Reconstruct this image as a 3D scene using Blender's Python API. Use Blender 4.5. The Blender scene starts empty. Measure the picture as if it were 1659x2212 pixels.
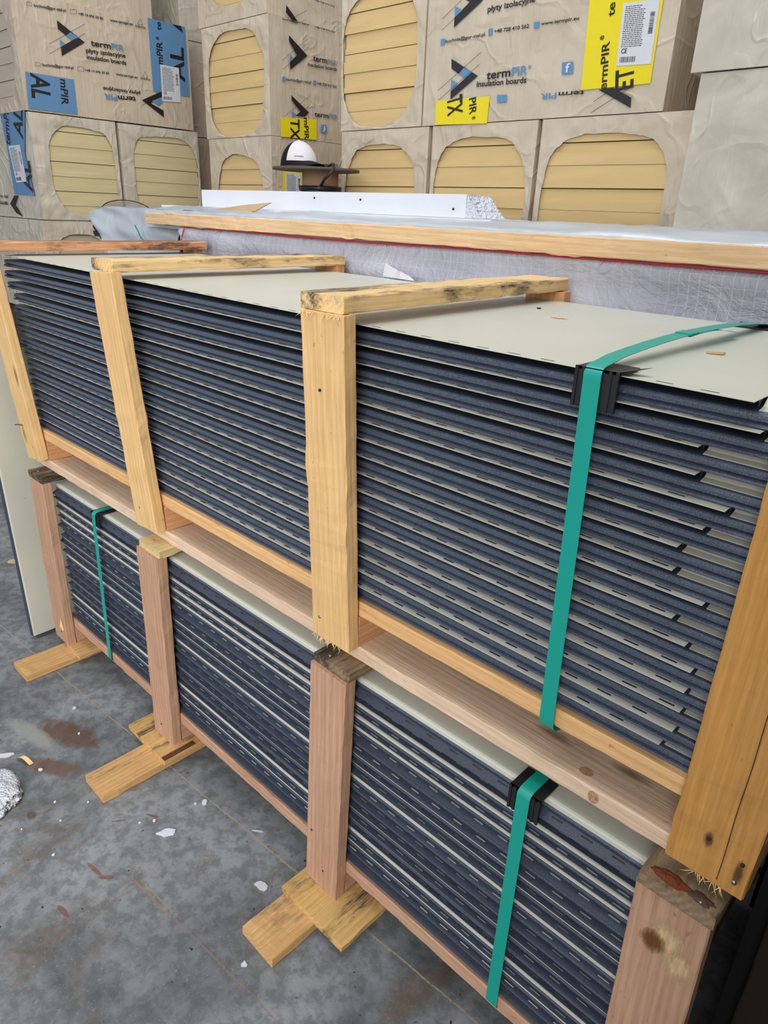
import bpy, math, random
from mathutils import Vector, Matrix, noise
random.seed(7)
SC = bpy.context.scene
COL = SC.collection
# ------------------------------------------------------------------ camera
CAM = Vector((2.4729, -0.7938, 1.4610))
yaw, pit, rol = map(math.radians, (42.9037, -23.2914, 2.3516))
F = Vector((-math.sin(yaw)*math.cos(pit), math.cos(yaw)*math.cos(pit), math.sin(pit)))
R0 = F.cross(Vector((0, 0, 1))).normalized(); U0 = R0.cross(F)
Rv = math.cos(rol)*R0 + math.sin(rol)*U0; Uv = -math.sin(rol)*R0 + math.cos(rol)*U0
cd = bpy.data.cameras.new('camera'); cam = bpy.data.objects.new('camera', cd); COL.objects.link(cam)
m = Matrix((Rv, Uv, -F)).transposed().to_4x4(); m.translation = CAM; cam.matrix_world = m
cd.sensor_fit = 'VERTICAL'; cd.sensor_height = 36; cd.sensor_width = 27; cd.lens = 1504.184*36/2212; cd.clip_start = .02
SC.camera = cam
# ------------------------------------------------------------------ light and exposure
SC.view_settings.view_transform = 'Standard'; SC.view_settings.look = 'None'
SC.view_settings.exposure = 0.22; SC.view_settings.gamma = 1; SC.view_settings.use_curve_mapping = False
w = bpy.data.worlds.new('world'); SC.world = w; w.use_nodes = True
w.node_tree.nodes['Background'].inputs[0].default_value = (.80, .88, 1, 1)
w.node_tree.nodes['Background'].inputs[1].default_value = .62
def area(name, loc, target, sx, sy, power, col):
    l = bpy.data.lights.new(name, 'AREA'); l.shape = 'RECTANGLE'; l.size = sx; l.size_y = sy; l.energy = power; l.color = col
    o = bpy.data.objects.new(name, l); COL.objects.link(o); o.location = loc
    o.rotation_euler = (Vector(target)-Vector(loc)).to_track_quat('-Z', 'Y').to_euler()
    return o
area('daylight_from_gateway', (4.6, -4.4, 2.7), (1.2, 0, .7), 4.2, 3.4, 300, (1, .965, .91))
area('roof_light', (1.3, .2, 5.2), (1.2, .6, .8), 3.4, 3.2, 105, (.96, .98, 1))
# ------------------------------------------------------------------ helpers
def tag(o, label=None, cat=None, group=None, kind=None):
    if label: o['label'] = label
    if cat: o['category'] = cat
    if group: o['group'] = group
    if kind: o['kind'] = kind
    return o
def thing(name, label, cat, loc=(0, 0, 0), group=None, rot=None):
    o = bpy.data.objects.new(name, None); COL.objects.link(o); o.location = loc; o.empty_display_size = .05
    if rot: o.rotation_euler = rot
    return tag(o, label, cat, group)
def pinv(o): return o.matrix_basis.inverted() if o.parent is None else (o.parent.matrix_basis @ o.matrix_parent_inverse @ o.matrix_basis).inverted()
class MB:
    def __init__(s): s.v = []; s.f = []; s.m = []; s.sm = []
    def add(s, vs, fs, mi=0, smooth=False):
        b = len(s.v); s.v += [tuple(v) for v in vs]
        for f in fs: s.f.append([b+i for i in f]); s.m.append(mi); s.sm.append(smooth)
    def box(s, a, b, mi=0):
        x0, y0, z0 = a; x1, y1, z1 = b
        s.add([(x0,y0,z0),(x1,y0,z0),(x1,y1,z0),(x0,y1,z0),(x0,y0,z1),(x1,y0,z1),(x1,y1,z1),(x0,y1,z1)],
              [(0,3,2,1),(4,5,6,7),(0,1,5,4),(1,2,6,5),(2,3,7,6),(3,0,4,7)], mi)
    def grid(s, fn, nu, nv, mi=0, smooth=True, flip=False):
        vs = [fn(i/nu, j/nv) for j in range(nv+1) for i in range(nu+1)]; fs = []
        for j in range(nv):
            for i in range(nu):
                q = (j*(nu+1)+i, j*(nu+1)+i+1, (j+1)*(nu+1)+i+1, (j+1)*(nu+1)+i)
                fs.append(q[::-1] if flip else q)
        s.add(vs, fs, mi, smooth)
    def tube(s, pts, r, n=8, mi=0, cap=True):
        pts = [Vector(p) for p in pts]; rings = []
        for i, p in enumerate(pts):
            d = (pts[min(i+1, len(pts)-1)]-pts[max(i-1, 0)]).normalized()
            a = d.cross(Vector((0, 0, 1)) if abs(d.z) < .9 else Vector((1, 0, 0))).normalized(); b = d.cross(a)
            rr = r[i] if isinstance(r, (list, tuple)) else r
            rings.append([p + rr*(math.cos(t)*a + math.sin(t)*b) for t in [2*math.pi*k/n for k in range(n)]])
        vs = [v for q in rings for v in q]; fs = []
        for i in range(len(pts)-1):
            for k in range(n): fs.append((i*n+k, i*n+(k+1) % n, (i+1)*n+(k+1) % n, (i+1)*n+k))
        if cap: fs += [tuple(range(n))[::-1], tuple((len(pts)-1)*n+k for k in range(n))]
        s.add(vs, fs, mi, True)
    def build(s, name, mats, parent=None, world=True, mesh_only=False):
        me = bpy.data.meshes.new(name); me.from_pydata(s.v, [], s.f)
        if not isinstance(mats, (list, tuple)): mats = [mats]
        for x in mats: me.materials.append(x)
        me.polygons.foreach_set('material_index', s.m); me.polygons.foreach_set('use_smooth', s.sm); me.update()
        o = bpy.data.objects.new(name, me); COL.objects.link(o)
        if parent:
            o.parent = parent
            if world: o.matrix_parent_inverse = pinv(parent)
        return o
def nz(x, y, z, s=1): return noise.noise(Vector((x, y, z))*s)
# ------------------------------------------------------------------ materials
class NT:
    def __init__(s, name, rough=.6, metal=0, spec=.5):
        s.mat = bpy.data.materials.new(name); s.mat.use_nodes = True; s.t = s.mat.node_tree; s.n = s.t.nodes; s.l = s.t.links
        s.b = s.n['Principled BSDF']; s.b.inputs['Roughness'].default_value = rough; s.b.inputs['Metallic'].default_value = metal
        s.b.inputs['Specular IOR Level'].default_value = spec
    def co(s, kind='Object', scale=(1, 1, 1), rnd=False, loc=(0, 0, 0), rot=(0, 0, 0)):
        c = s.n.new('ShaderNodeTexCoord'); mp = s.n.new('ShaderNodeMapping'); s.l.new(c.outputs[kind], mp.inputs[0])
        mp.inputs['Scale'].default_value = scale; mp.inputs['Location'].default_value = loc; mp.inputs['Rotation'].default_value = rot
        if rnd:
            oi = s.n.new('ShaderNodeObjectInfo'); ad = s.n.new('ShaderNodeVectorMath'); ad.operation = 'ADD'
            mu = s.n.new('ShaderNodeMath'); mu.operation = 'MULTIPLY'; mu.inputs[1].default_value = 37.
            s.l.new(oi.outputs['Random'], mu.inputs[0]); s.l.new(c.outputs[kind], ad.inputs[0]); s.l.new(mu.outputs[0], ad.inputs[1]); s.l.new(ad.outputs[0], mp.inputs[0])
        return mp.outputs[0]
    def noise(s, vec, scale=5, detail=4, rough=.55, dist=0):
        n = s.n.new('ShaderNodeTexNoise'); s.l.new(vec, n.inputs['Vector']); n.inputs['Scale'].default_value = scale
        n.inputs['Detail'].default_value = detail; n.inputs['Roughness'].default_value = rough; n.inputs['Distortion'].default_value = dist
        return n.outputs[0]
    def ramp(s, fac, stops):
        r = s.n.new('ShaderNodeValToRGB'); s.l.new(fac, r.inputs[0]); e = r.color_ramp.elements
        while len(e) < len(stops): e.new(.5)
        for q, (p, c) in zip(e, stops):
            q.position = p; q.color = (c, c, c, 1) if isinstance(c, (int, float)) else tuple(c)+(1,)
        return r.outputs[0]
    def mix(s, fac, a, b, mode='MIX'):
        x = s.n.new('ShaderNodeMix'); x.data_type = 'RGBA'; x.blend_type = mode
        for sock, v in ((x.inputs[0], fac), (x.inputs[6], a), (x.inputs[7], b)):
            if isinstance(v, (int, float)): sock.default_value = v
            elif isinstance(v, tuple): sock.default_value = v+(1,) if len(v) == 3 else v
            else: s.l.new(v, sock)
        return x.outputs[2]
    def math(s, op, a, b=0, clamp=False):
        x = s.n.new('ShaderNodeMath'); x.operation = op; x.use_clamp = clamp
        for sock, v in ((x.inputs[0], a), (x.inputs[1], b)):
            if isinstance(v, (int, float)): sock.default_value = v
            else: s.l.new(v, sock)
        return x.outputs[0]
    def color(s, c):
        if isinstance(c, tuple): s.b.inputs['Base Color'].default_value = c+(1,)
        else: s.l.new(c, s.b.inputs['Base Color'])
    def bump(s, h, strength=.3, dist=.002):
        x = s.n.new('ShaderNodeBump'); x.inputs['Strength'].default_value = strength; x.inputs['Distance'].default_value = dist
        s.l.new(h, x.inputs['Height']); s.l.new(x.outputs[0], s.b.inputs['Normal'])
def L(r, g=None, b=None):
    if g is None: g = b = r
    return tuple((c/255/12.92 if c/255 <= .04045 else ((c/255+.055)/1.055)**2.4) for c in (r, g, b))
def wood(name, c1, c2, dark=None, damt=0., dscale=9, knots=True, rough=.72):
    t = NT(name, rough, spec=.25); v = t.co(scale=(1, 1, 1), rnd=True)
    def st(sx, sy, sz):
        mp = t.n.new('ShaderNodeMapping'); t.l.new(v, mp.inputs[0]); mp.inputs['Scale'].default_value = (sx, sy, sz); return mp.outputs[0]
    wv = t.n.new('ShaderNodeTexWave'); wv.bands_direction = 'DIAGONAL'; t.l.new(st(.7, 26, 26), wv.inputs[0])
    wv.inputs['Scale'].default_value = 1.6; wv.inputs['Distortion'].default_value = 7; wv.inputs['Detail'].default_value = 3; wv.inputs['Detail Scale'].default_value = .6
    fine = t.noise(st(9, 260, 260), 1, 4, .65); broad = t.noise(st(2.2, 16, 16), 1, 3)
    base = t.mix(t.ramp(wv.outputs[1], [(.1, .1), (.95, .55)]), c1, c2)
    base = t.mix(t.ramp(broad, [(.35, 0), (.7, .35)]), base, tuple(x*.85 for x in c2))
    base = t.mix(t.ramp(fine, [(.3, .42), (.62, 0)]), base, tuple(x*.55 for x in c2))
    if knots:
        vo = t.n.new('ShaderNodeTexVoronoi'); t.l.new(st(3.2, 9, 9), vo.inputs[0]); vo.inputs['Scale'].default_value = 1
        base = t.mix(t.ramp(vo.outputs[0], [(.05, .85), (.13, 0)]), base, tuple(x*.30 for x in c2))
    sp = t.noise(st(60, 90, 90), 1, 2)
    base = t.mix(t.ramp(sp, [(.70, 0), (.78, .5)]), base, tuple(x*.35 for x in c2))
    if dark:
        dm = t.noise(st(dscale*.45, dscale*1.6, dscale*1.6), 1, 6, .72); d2 = t.noise(st(20, 240, 240), 1, 3, .6)
        mk = t.math('MULTIPLY', t.ramp(dm, [(.62-damt*.45, 0), (.74-damt*.45, 1)]), t.ramp(d2, [(.36, .35), (.55, 1)]))
        base = t.mix(mk, base, dark)
    t.color(base); t.bump(t.math('ADD', t.math('MULTIPLY', fine, 1.), t.math('MULTIPLY', wv.outputs[1], .25)), .55, .0012)
    return t.mat
M = {}
M['post'] = wood('sawn_yellow_pine', L(242, 202, 144), L(224, 178, 118))
M['post_amber'] = wood('amber_pine', L(214, 158, 88), L(196, 138, 68), knots=False)
M['batten'] = wood('weathered_batten_pine', L(240, 208, 154), L(222, 182, 124), L(72, 64, 58), .32, 9)
M['batten_red'] = wood('reddish_batten_pine', L(222, 170, 128), L(196, 138, 100), L(104, 70, 54), .42, 7)
M['rail'] = wood('orange_pine_rail', L(240, 196, 140), L(222, 168, 110), knots=False)
M['sleeper'] = wood('orange_pine_sleeper', L(226, 172, 124), L(206, 146, 98))
M['beam'] = wood('pale_pink_planed_beam', L(236, 210, 182), L(220, 186, 156))
M['lpost'] = wood('pinkish_brown_post', L(206, 166, 138), L(180, 136, 108))
M['cap_dark'] = wood('mouldy_grey_cap', L(160, 138, 108), L(120, 98, 74), L(52, 46, 40), .40, 6)
M['cap_light'] = wood('cream_cap_with_mould', L(224, 200, 150), L(206, 176, 120), L(80, 72, 60), .16, 6)
M['foot'] = wood('light_pine_foot', L(224, 182, 124), L(200, 150, 96), L(96, 82, 66), .12, 5)
M['block'] = wood('mouldy_pine_block', L(226, 188, 122), L(200, 156, 92), L(70, 64, 58), .25, 8)
M['lrail'] = wood('pink_pine_rail', L(208, 168, 142), L(184, 140, 112), knots=False)
M['board'] = wood('chipped_pale_board', L(236, 204, 162), L(220, 178, 130))
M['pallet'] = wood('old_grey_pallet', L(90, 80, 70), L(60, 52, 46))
t = NT('timber_knot', .7, spec=.2); v = t.co(); t.color(t.mix(t.ramp(t.noise(v, 260, 4, .6, 1.5), [(.4, 0), (.6, 1)]), L(150, 108, 82), L(202, 160, 128))); M['knot'] = t.mat
def smear(name, c, amt, sc=(1, 1, 1)):
    t = NT(name, .75, spec=.15); v = t.co('Generated', loc=(-.5, -.5, -.5)); sx_ = t.n.new('ShaderNodeVectorMath'); sx_.operation = 'LENGTH'
    mp_ = t.n.new('ShaderNodeMapping'); t.l.new(v, mp_.inputs[0]); mp_.inputs['Scale'].default_value = (2, 0, 2); t.l.new(mp_.outputs[0], sx_.inputs[0])
    d = t.math('ADD', sx_.outputs['Value'], t.math('MULTIPLY', t.math('SUBTRACT', t.noise(t.co(scale=(300, 300, 60)), 1, 4, .7), .5), .9))
    t.color(t.mix(t.ramp(t.noise(t.co(scale=(200, 200, 40)), 1, 3), [(.35, 0), (.65, 1)]), tuple(x*.75 for x in c), c)); al = t.ramp(d, [(.35, amt), (.95, 0)]); t.l.new(al, t.b.inputs['Alpha']); return t.mat
M['stain'] = smear('dark_nail_stain', L(92, 70, 48), .75); M['scrape'] = smear('pale_scraped_patch', L(226, 194, 148), .9); M['gouge'] = smear('brown_gouge', L(120, 78, 42), .85)
def simple(name, c, rough=.5, spec=.5, metal=0, bumps=None, var=0):
    t = NT(name, rough, metal, spec); v = t.co()
    if var:
        n = t.noise(v, 6, 5); t.color(t.mix(t.ramp(n, [(.3, 0), (.7, 1)]), tuple(x*(1-var) for x in c), c))
    else: t.color(c)
    if bumps: t.bump(t.noise(v, bumps[0], 3), bumps[1], bumps[2])
    return t.mat
# cream coated steel with dirt specks
t = NT('cream_coated_steel', .33, spec=.5); v = t.co(rnd=True)
c = t.mix(t.ramp(t.noise(v, 3, 4), [(.35, 0), (.7, 1)]), L(198, 197, 182), L(207, 206, 192))
c = t.mix(t.ramp(t.noise(t.co(scale=(30, 60, 60), rnd=True), 1, 5, .7), [(.66, 0), (.74, .55)]), c, L(150, 132, 112))
t.color(c); M['cream'] = t.mat
# blue grey hammered coating
t = NT('slate_blue_coating', .42, spec=.55); v = t.co()
sp = t.noise(v, 900, 2, .5)
t.color(t.mix(t.ramp(sp, [(.42, 0), (.68, 1)]), L(56, 63, 78), L(96, 106, 124))); t.bump(sp, .35, .0006); M['slate'] = t.mat
t = NT('slate_blue_back_coat', .45, spec=.4); sp = t.noise(t.co(), 700, 2, .5)
t.color(t.mix(t.ramp(sp, [(.42, 0), (.7, 1)]), L(50, 56, 70), L(74, 82, 98))); M['slate2'] = t.mat
# strap
t = NT('teal_polyester_strap', .38, spec=.5); ch = t.n.new('ShaderNodeTexChecker'); t.l.new(t.co(scale=(900, 600, 600)), ch.inputs[0]); ch.inputs['Scale'].default_value = 1
t.color(L(8, 156, 140)); t.bump(ch.outputs[1], .25, .0004); M['strap'] = t.mat
M['blackplastic'] = simple('black_plastic', L(24, 25, 28), .4, .5, bumps=(150, .2, .001))
M['blackload'] = simple('black_stretch_wrap', L(14, 14, 16), .6, .2)  # black that stands in for deep shade on the added box
M['darkplank'] = simple('dim_brown_plank', L(40, 32, 26), .85, .15, var=.2)  # brown darkened in the colour itself to look shaded
# packs
def film(name, c1, c2):
    t = NT(name, .27, spec=.55); v = t.co(rnd=True)
    n1 = t.noise(v, 5, 5, .6, 1.2)
    mp = t.n.new('ShaderNodeMapping'); t.l.new(v, mp.inputs[0]); mp.inputs['Scale'].default_value = (34, 34, 4); mp.inputs['Rotation'].default_value = (.25, .3, .5)
    n2 = t.noise(mp.outputs[0], 1, 4, .6, .8)
    rd = t.n.new('ShaderNodeTexNoise'); t.l.new(v, rd.inputs['Vector']); rd.inputs['Scale'].default_value = 4; rd.inputs['Detail'].default_value = 2; rd.inputs['Distortion'].default_value = .9
    ridge = t.math('ABSOLUTE', t.math('SUBTRACT', rd.outputs[0], .5))
    t.color(t.mix(t.ramp(n1, [(.35, 0), (.65, 1)]), c1, c2))
    h = t.math('ADD', t.math('MULTIPLY', n2, .5), t.math('MULTIPLY', t.ramp(ridge, [(0, 1), (.05, 0)]), .30)); t.bump(h, .8, .010)
    return t.mat
M['film'] = film('beige_pack_film', L(188, 172, 150), L(200, 185, 164))
M['film_white'] = film('milky_pack_film', L(184, 174, 158), L(204, 194, 178))
def foam(name, c):
    t = NT(name, .8, spec=.2); v = t.co(scale=(1, 1, 6), rnd=True)
    t.color(t.mix(t.ramp(t.noise(v, 4, 4), [(.3, 0), (.7, 1)]), tuple(x*.9 for x in c), c)); t.bump(t.noise(t.co(scale=(1, 1, 4)), 90, 3), .2, .002); return t.mat
M['foam_warm'] = foam('warm_yellow_foam', L(214, 184, 130)); M['foam_pale'] = foam('pale_yellow_foam', L(208, 192, 148)); M['foam_grey'] = foam('wrapped_pale_foam', L(184, 172, 152))
for k, c in (('K', L(34, 32, 32)), ('B', L(92, 134, 172)), ('Y', L(226, 206, 20)), ('G', L(128, 134, 140)), ('W', L(205, 206, 210))):
    t = NT({'K': 'black', 'B': 'blue', 'Y': 'yellow', 'G': 'grey', 'W': 'white'}[k]+'_print', .36, spec=.5); t.color(c)
    mp = t.co(scale=(16, 16, 8), rot=(.5, .4, .3)); t.bump(t.noise(mp, 1, 4, .6, .8), .5, .006); M[k] = t.mat
# sticker with rows of small marks
t = NT('silver_grey_foil', .35, metal=.1, spec=.6); v = t.co()
t.color(t.mix(t.ramp(t.noise(v, 3, 4), [(.3, 0), (.7, 1)]), L(166, 171, 176), L(194, 199, 204))); t.bump(t.noise(v, 5, 4, .5, .8), .5, .02); M['foil'] = t.mat
# woven tarpaulin
t = NT('woven_white_tarpaulin', .35, spec=.5); v = t.co()
def lines(scale, ax, width):
    sx = t.n.new('ShaderNodeSeparateXYZ'); t.l.new(v, sx.inputs[0]); f = t.math('FRACT', t.math('MULTIPLY', sx.outputs[ax], scale)); return t.math('LESS_THAN', f, width)
weave = t.math('MAXIMUM', lines(46, 'X', .06), lines(46, 'Z', .04)); fine = t.math('MAXIMUM', lines(300, 'X', .3), lines(300, 'Z', .3))
c = t.mix(t.ramp(t.noise(v, 2.2, 5), [(.35, 0), (.65, 1)]), L(170, 171, 184), L(212, 213, 224)); c = t.mix(t.math('MULTIPLY', fine, .12), c, L(215, 215, 222))
c = t.mix(t.math('MULTIPLY', t.math('MULTIPLY', weave, t.ramp(t.noise(v, 5, 3), [(.35, 0), (.55, 1)])), .6), c, L(222, 224, 232)); t.color(c); t.bump(t.noise(v, 10, 5, .6, 1.2), .8, .02); M['tarp'] = t.mat
M['red'] = simple('red_hem', L(190, 40, 62), .5)
M['eps'] = simple('white_polystyrene', L(222, 224, 230), .7, .3, bumps=(220, .3, .002), var=.05)
t = NT('broken_polystyrene', .8); vo = t.n.new('ShaderNodeTexVoronoi'); t.l.new(t.co(), vo.inputs[0]); vo.inputs['Scale'].default_value = 160
t.color(L(214, 217, 224)); t.bump(vo.outputs[0], .9, .006); M['epsbroken'] = t.mat
M['card'] = simple('plain_cardboard', L(206, 176, 136), .8, .2, bumps=(90, .2, .001), var=.1)
M['capwhite'] = simple('white_cap_cloth', L(214, 210, 214), .8, .2, bumps=(300, .3, .001)); M['capblack'] = simple('black_cap_cloth', L(26, 24, 28), .85, .2, bumps=(400, .3, .001))
M['spool'] = simple('brown_fibreboard', L(96, 82, 72), .7, .3, var=.2); M['cable'] = simple('black_cable', L(22, 22, 24), .45)
M['tube'] = simple('tan_card_tube', L(150, 118, 92), .7, .3, var=.1)
M['rust'] = simple('rusty_steel', L(92, 66, 54), .7, metal=.3, var=.4)
M['nail'] = simple('zinc_screw', L(170, 168, 160), .35, metal=.9); M['hole'] = simple('dark_nail_hole', L(46, 36, 30), .9)
M['foamred'] = simple('rusty_red_foam_seal', L(128, 66, 40), .85, .2, bumps=(120, .9, .01), var=.45)
M['brownstrip'] = simple('reddish_brown_bark', L(112, 66, 50), .8, .2, bumps=(160, .6, .004), var=.25)
M['splinter'] = simple('pale_wood_splinter', L(236, 204, 146), .75, .2)
t = NT('clear_smoky_sheet', .1, spec=.5); t.color(L(150, 140, 120)); t.b.inputs['Alpha'].default_value = .35; M['mesh'] = t.mat
M['wall'] = simple('dim_warehouse_wall', L(70, 66, 62), .85, .2, var=.15)
# concrete floor with stains, scratches and sawn joints
t = NT('stained_concrete', .55, spec=.35); v = t.co()
c = t.mix(t.ramp(t.noise(v, 2.4, 8, .66, .4), [(.34, 0), (.64, 1)]), L(84, 87, 89), L(148, 151, 153))
c = t.mix(t.ramp(t.noise(v, 26, 6, .7), [(.42, .5), (.56, 0)]), c, L(72, 75, 78))
c = t.mix(t.ramp(t.noise(t.co(scale=(3.5, 1.3, 1), rot=(0, 0, .5)), 2, 7, .66, .6), [(.56, 0), (.74, .8)]), c, L(104, 82, 64))
c = t.mix(t.ramp(t.noise(v, 150, 3, .6), [(.60, 0), (.72, .35)]), c, L(165, 168, 170))
c = t.mix(t.ramp(t.noise(v, 60, 2, .5), [(.24, 1), (.29, 0)]), c, L(40, 38, 38))
sx = t.n.new('ShaderNodeSeparateXYZ'); t.l.new(v, sx.inputs[0]); X, Y = sx.outputs[0], sx.outputs[1]
wob = t.noise(v, 9, 3)
def joint(c, y0, sl, wd, x0, x1, col, amt=.9):
    d = t.math('ABSOLUTE', t.math('ADD', t.math('SUBTRACT', Y, t.math('ADD', t.math('MULTIPLY', X, sl), y0)), t.math('MULTIPLY', t.math('SUBTRACT', wob, .5), .012)))
    k = t.math('MULTIPLY', t.math('LESS_THAN', d, wd), t.math('MULTIPLY', t.math('GREATER_THAN', X, x0), t.math('LESS_THAN', X, x1)))
    k = t.math('MULTIPLY', k, t.math('MULTIPLY', t.ramp(t.noise(v, 120, 3, .7), [(.38, .15), (.5, 1)]), amt)); return t.mix(k, c, col)
c = joint(c, -.148, .0695, .0022, -9, 9, L(160, 150, 126)); c = joint(c, -.437, .086, .0024, 1.28, 1.43, L(142, 122, 80)); c = joint(c, -.44, .090, .0016, 1.44, 2.2, L(132, 114, 76), .7)
c = joint(c, -.432, .09, .0014, 1.3, 1.42, L(150, 132, 92))
def stain(c, x, y, rx, ry, ang, col, amt=.8):
    ca, sa = math.cos(ang), math.sin(ang); dx, dy = t.math('SUBTRACT', X, x), t.math('SUBTRACT', Y, y)
    u = t.math('DIVIDE', t.math('ADD', t.math('MULTIPLY', dx, ca), t.math('MULTIPLY', dy, sa)), rx)
    w_ = t.math('DIVIDE', t.math('SUBTRACT', t.math('MULTIPLY', dy, ca), t.math('MULTIPLY', dx, sa)), ry)
    d = t.math('ADD', t.math('ADD', t.math('MULTIPLY', u, u), t.math('MULTIPLY', w_, w_)), t.math('MULTIPLY', t.math('SUBTRACT', t.noise(v, 40, 4, .7), .5), 1.6))
    return t.mix(t.math('MULTIPLY', t.ramp(d, [(.35, 1), (1., 0)]), amt), c, col)
for a in ((1.196, -.378, .036, .006, .15, L(120, 78, 58)), (1.235, -.368, .022, .007, .8, L(116, 76, 58)), (1.250, -.476, .026, .007, .1, L(112, 72, 54)), (1.10, -.27, .022, .003, .9, L(110, 76, 60)),
          (1.145, -.20, .022, .004, .5, L(112, 74, 58)), (.80, -.31, .10, .035, .6, L(104, 78, 60)), (.70, -.22, .13, .05, .35, L(96, 70, 54)), (.93, -.42, .018, .014, 0, L(92, 66, 54)), (2.02, -.26, .014, .011, 0, L(80, 58, 48)), (.62, -.30, .12, .03, .2, L(150, 150, 142))):
    c = stain(c, *a)
t.color(c); t.bump(t.noise(v, 60, 6, .7), .25, .004); t.l.new(t.ramp(t.noise(v, 5, 5), [(.3, .42), (.7, .75)]), t.b.inputs['Roughness']); M['floor'] = t.mat
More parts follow.
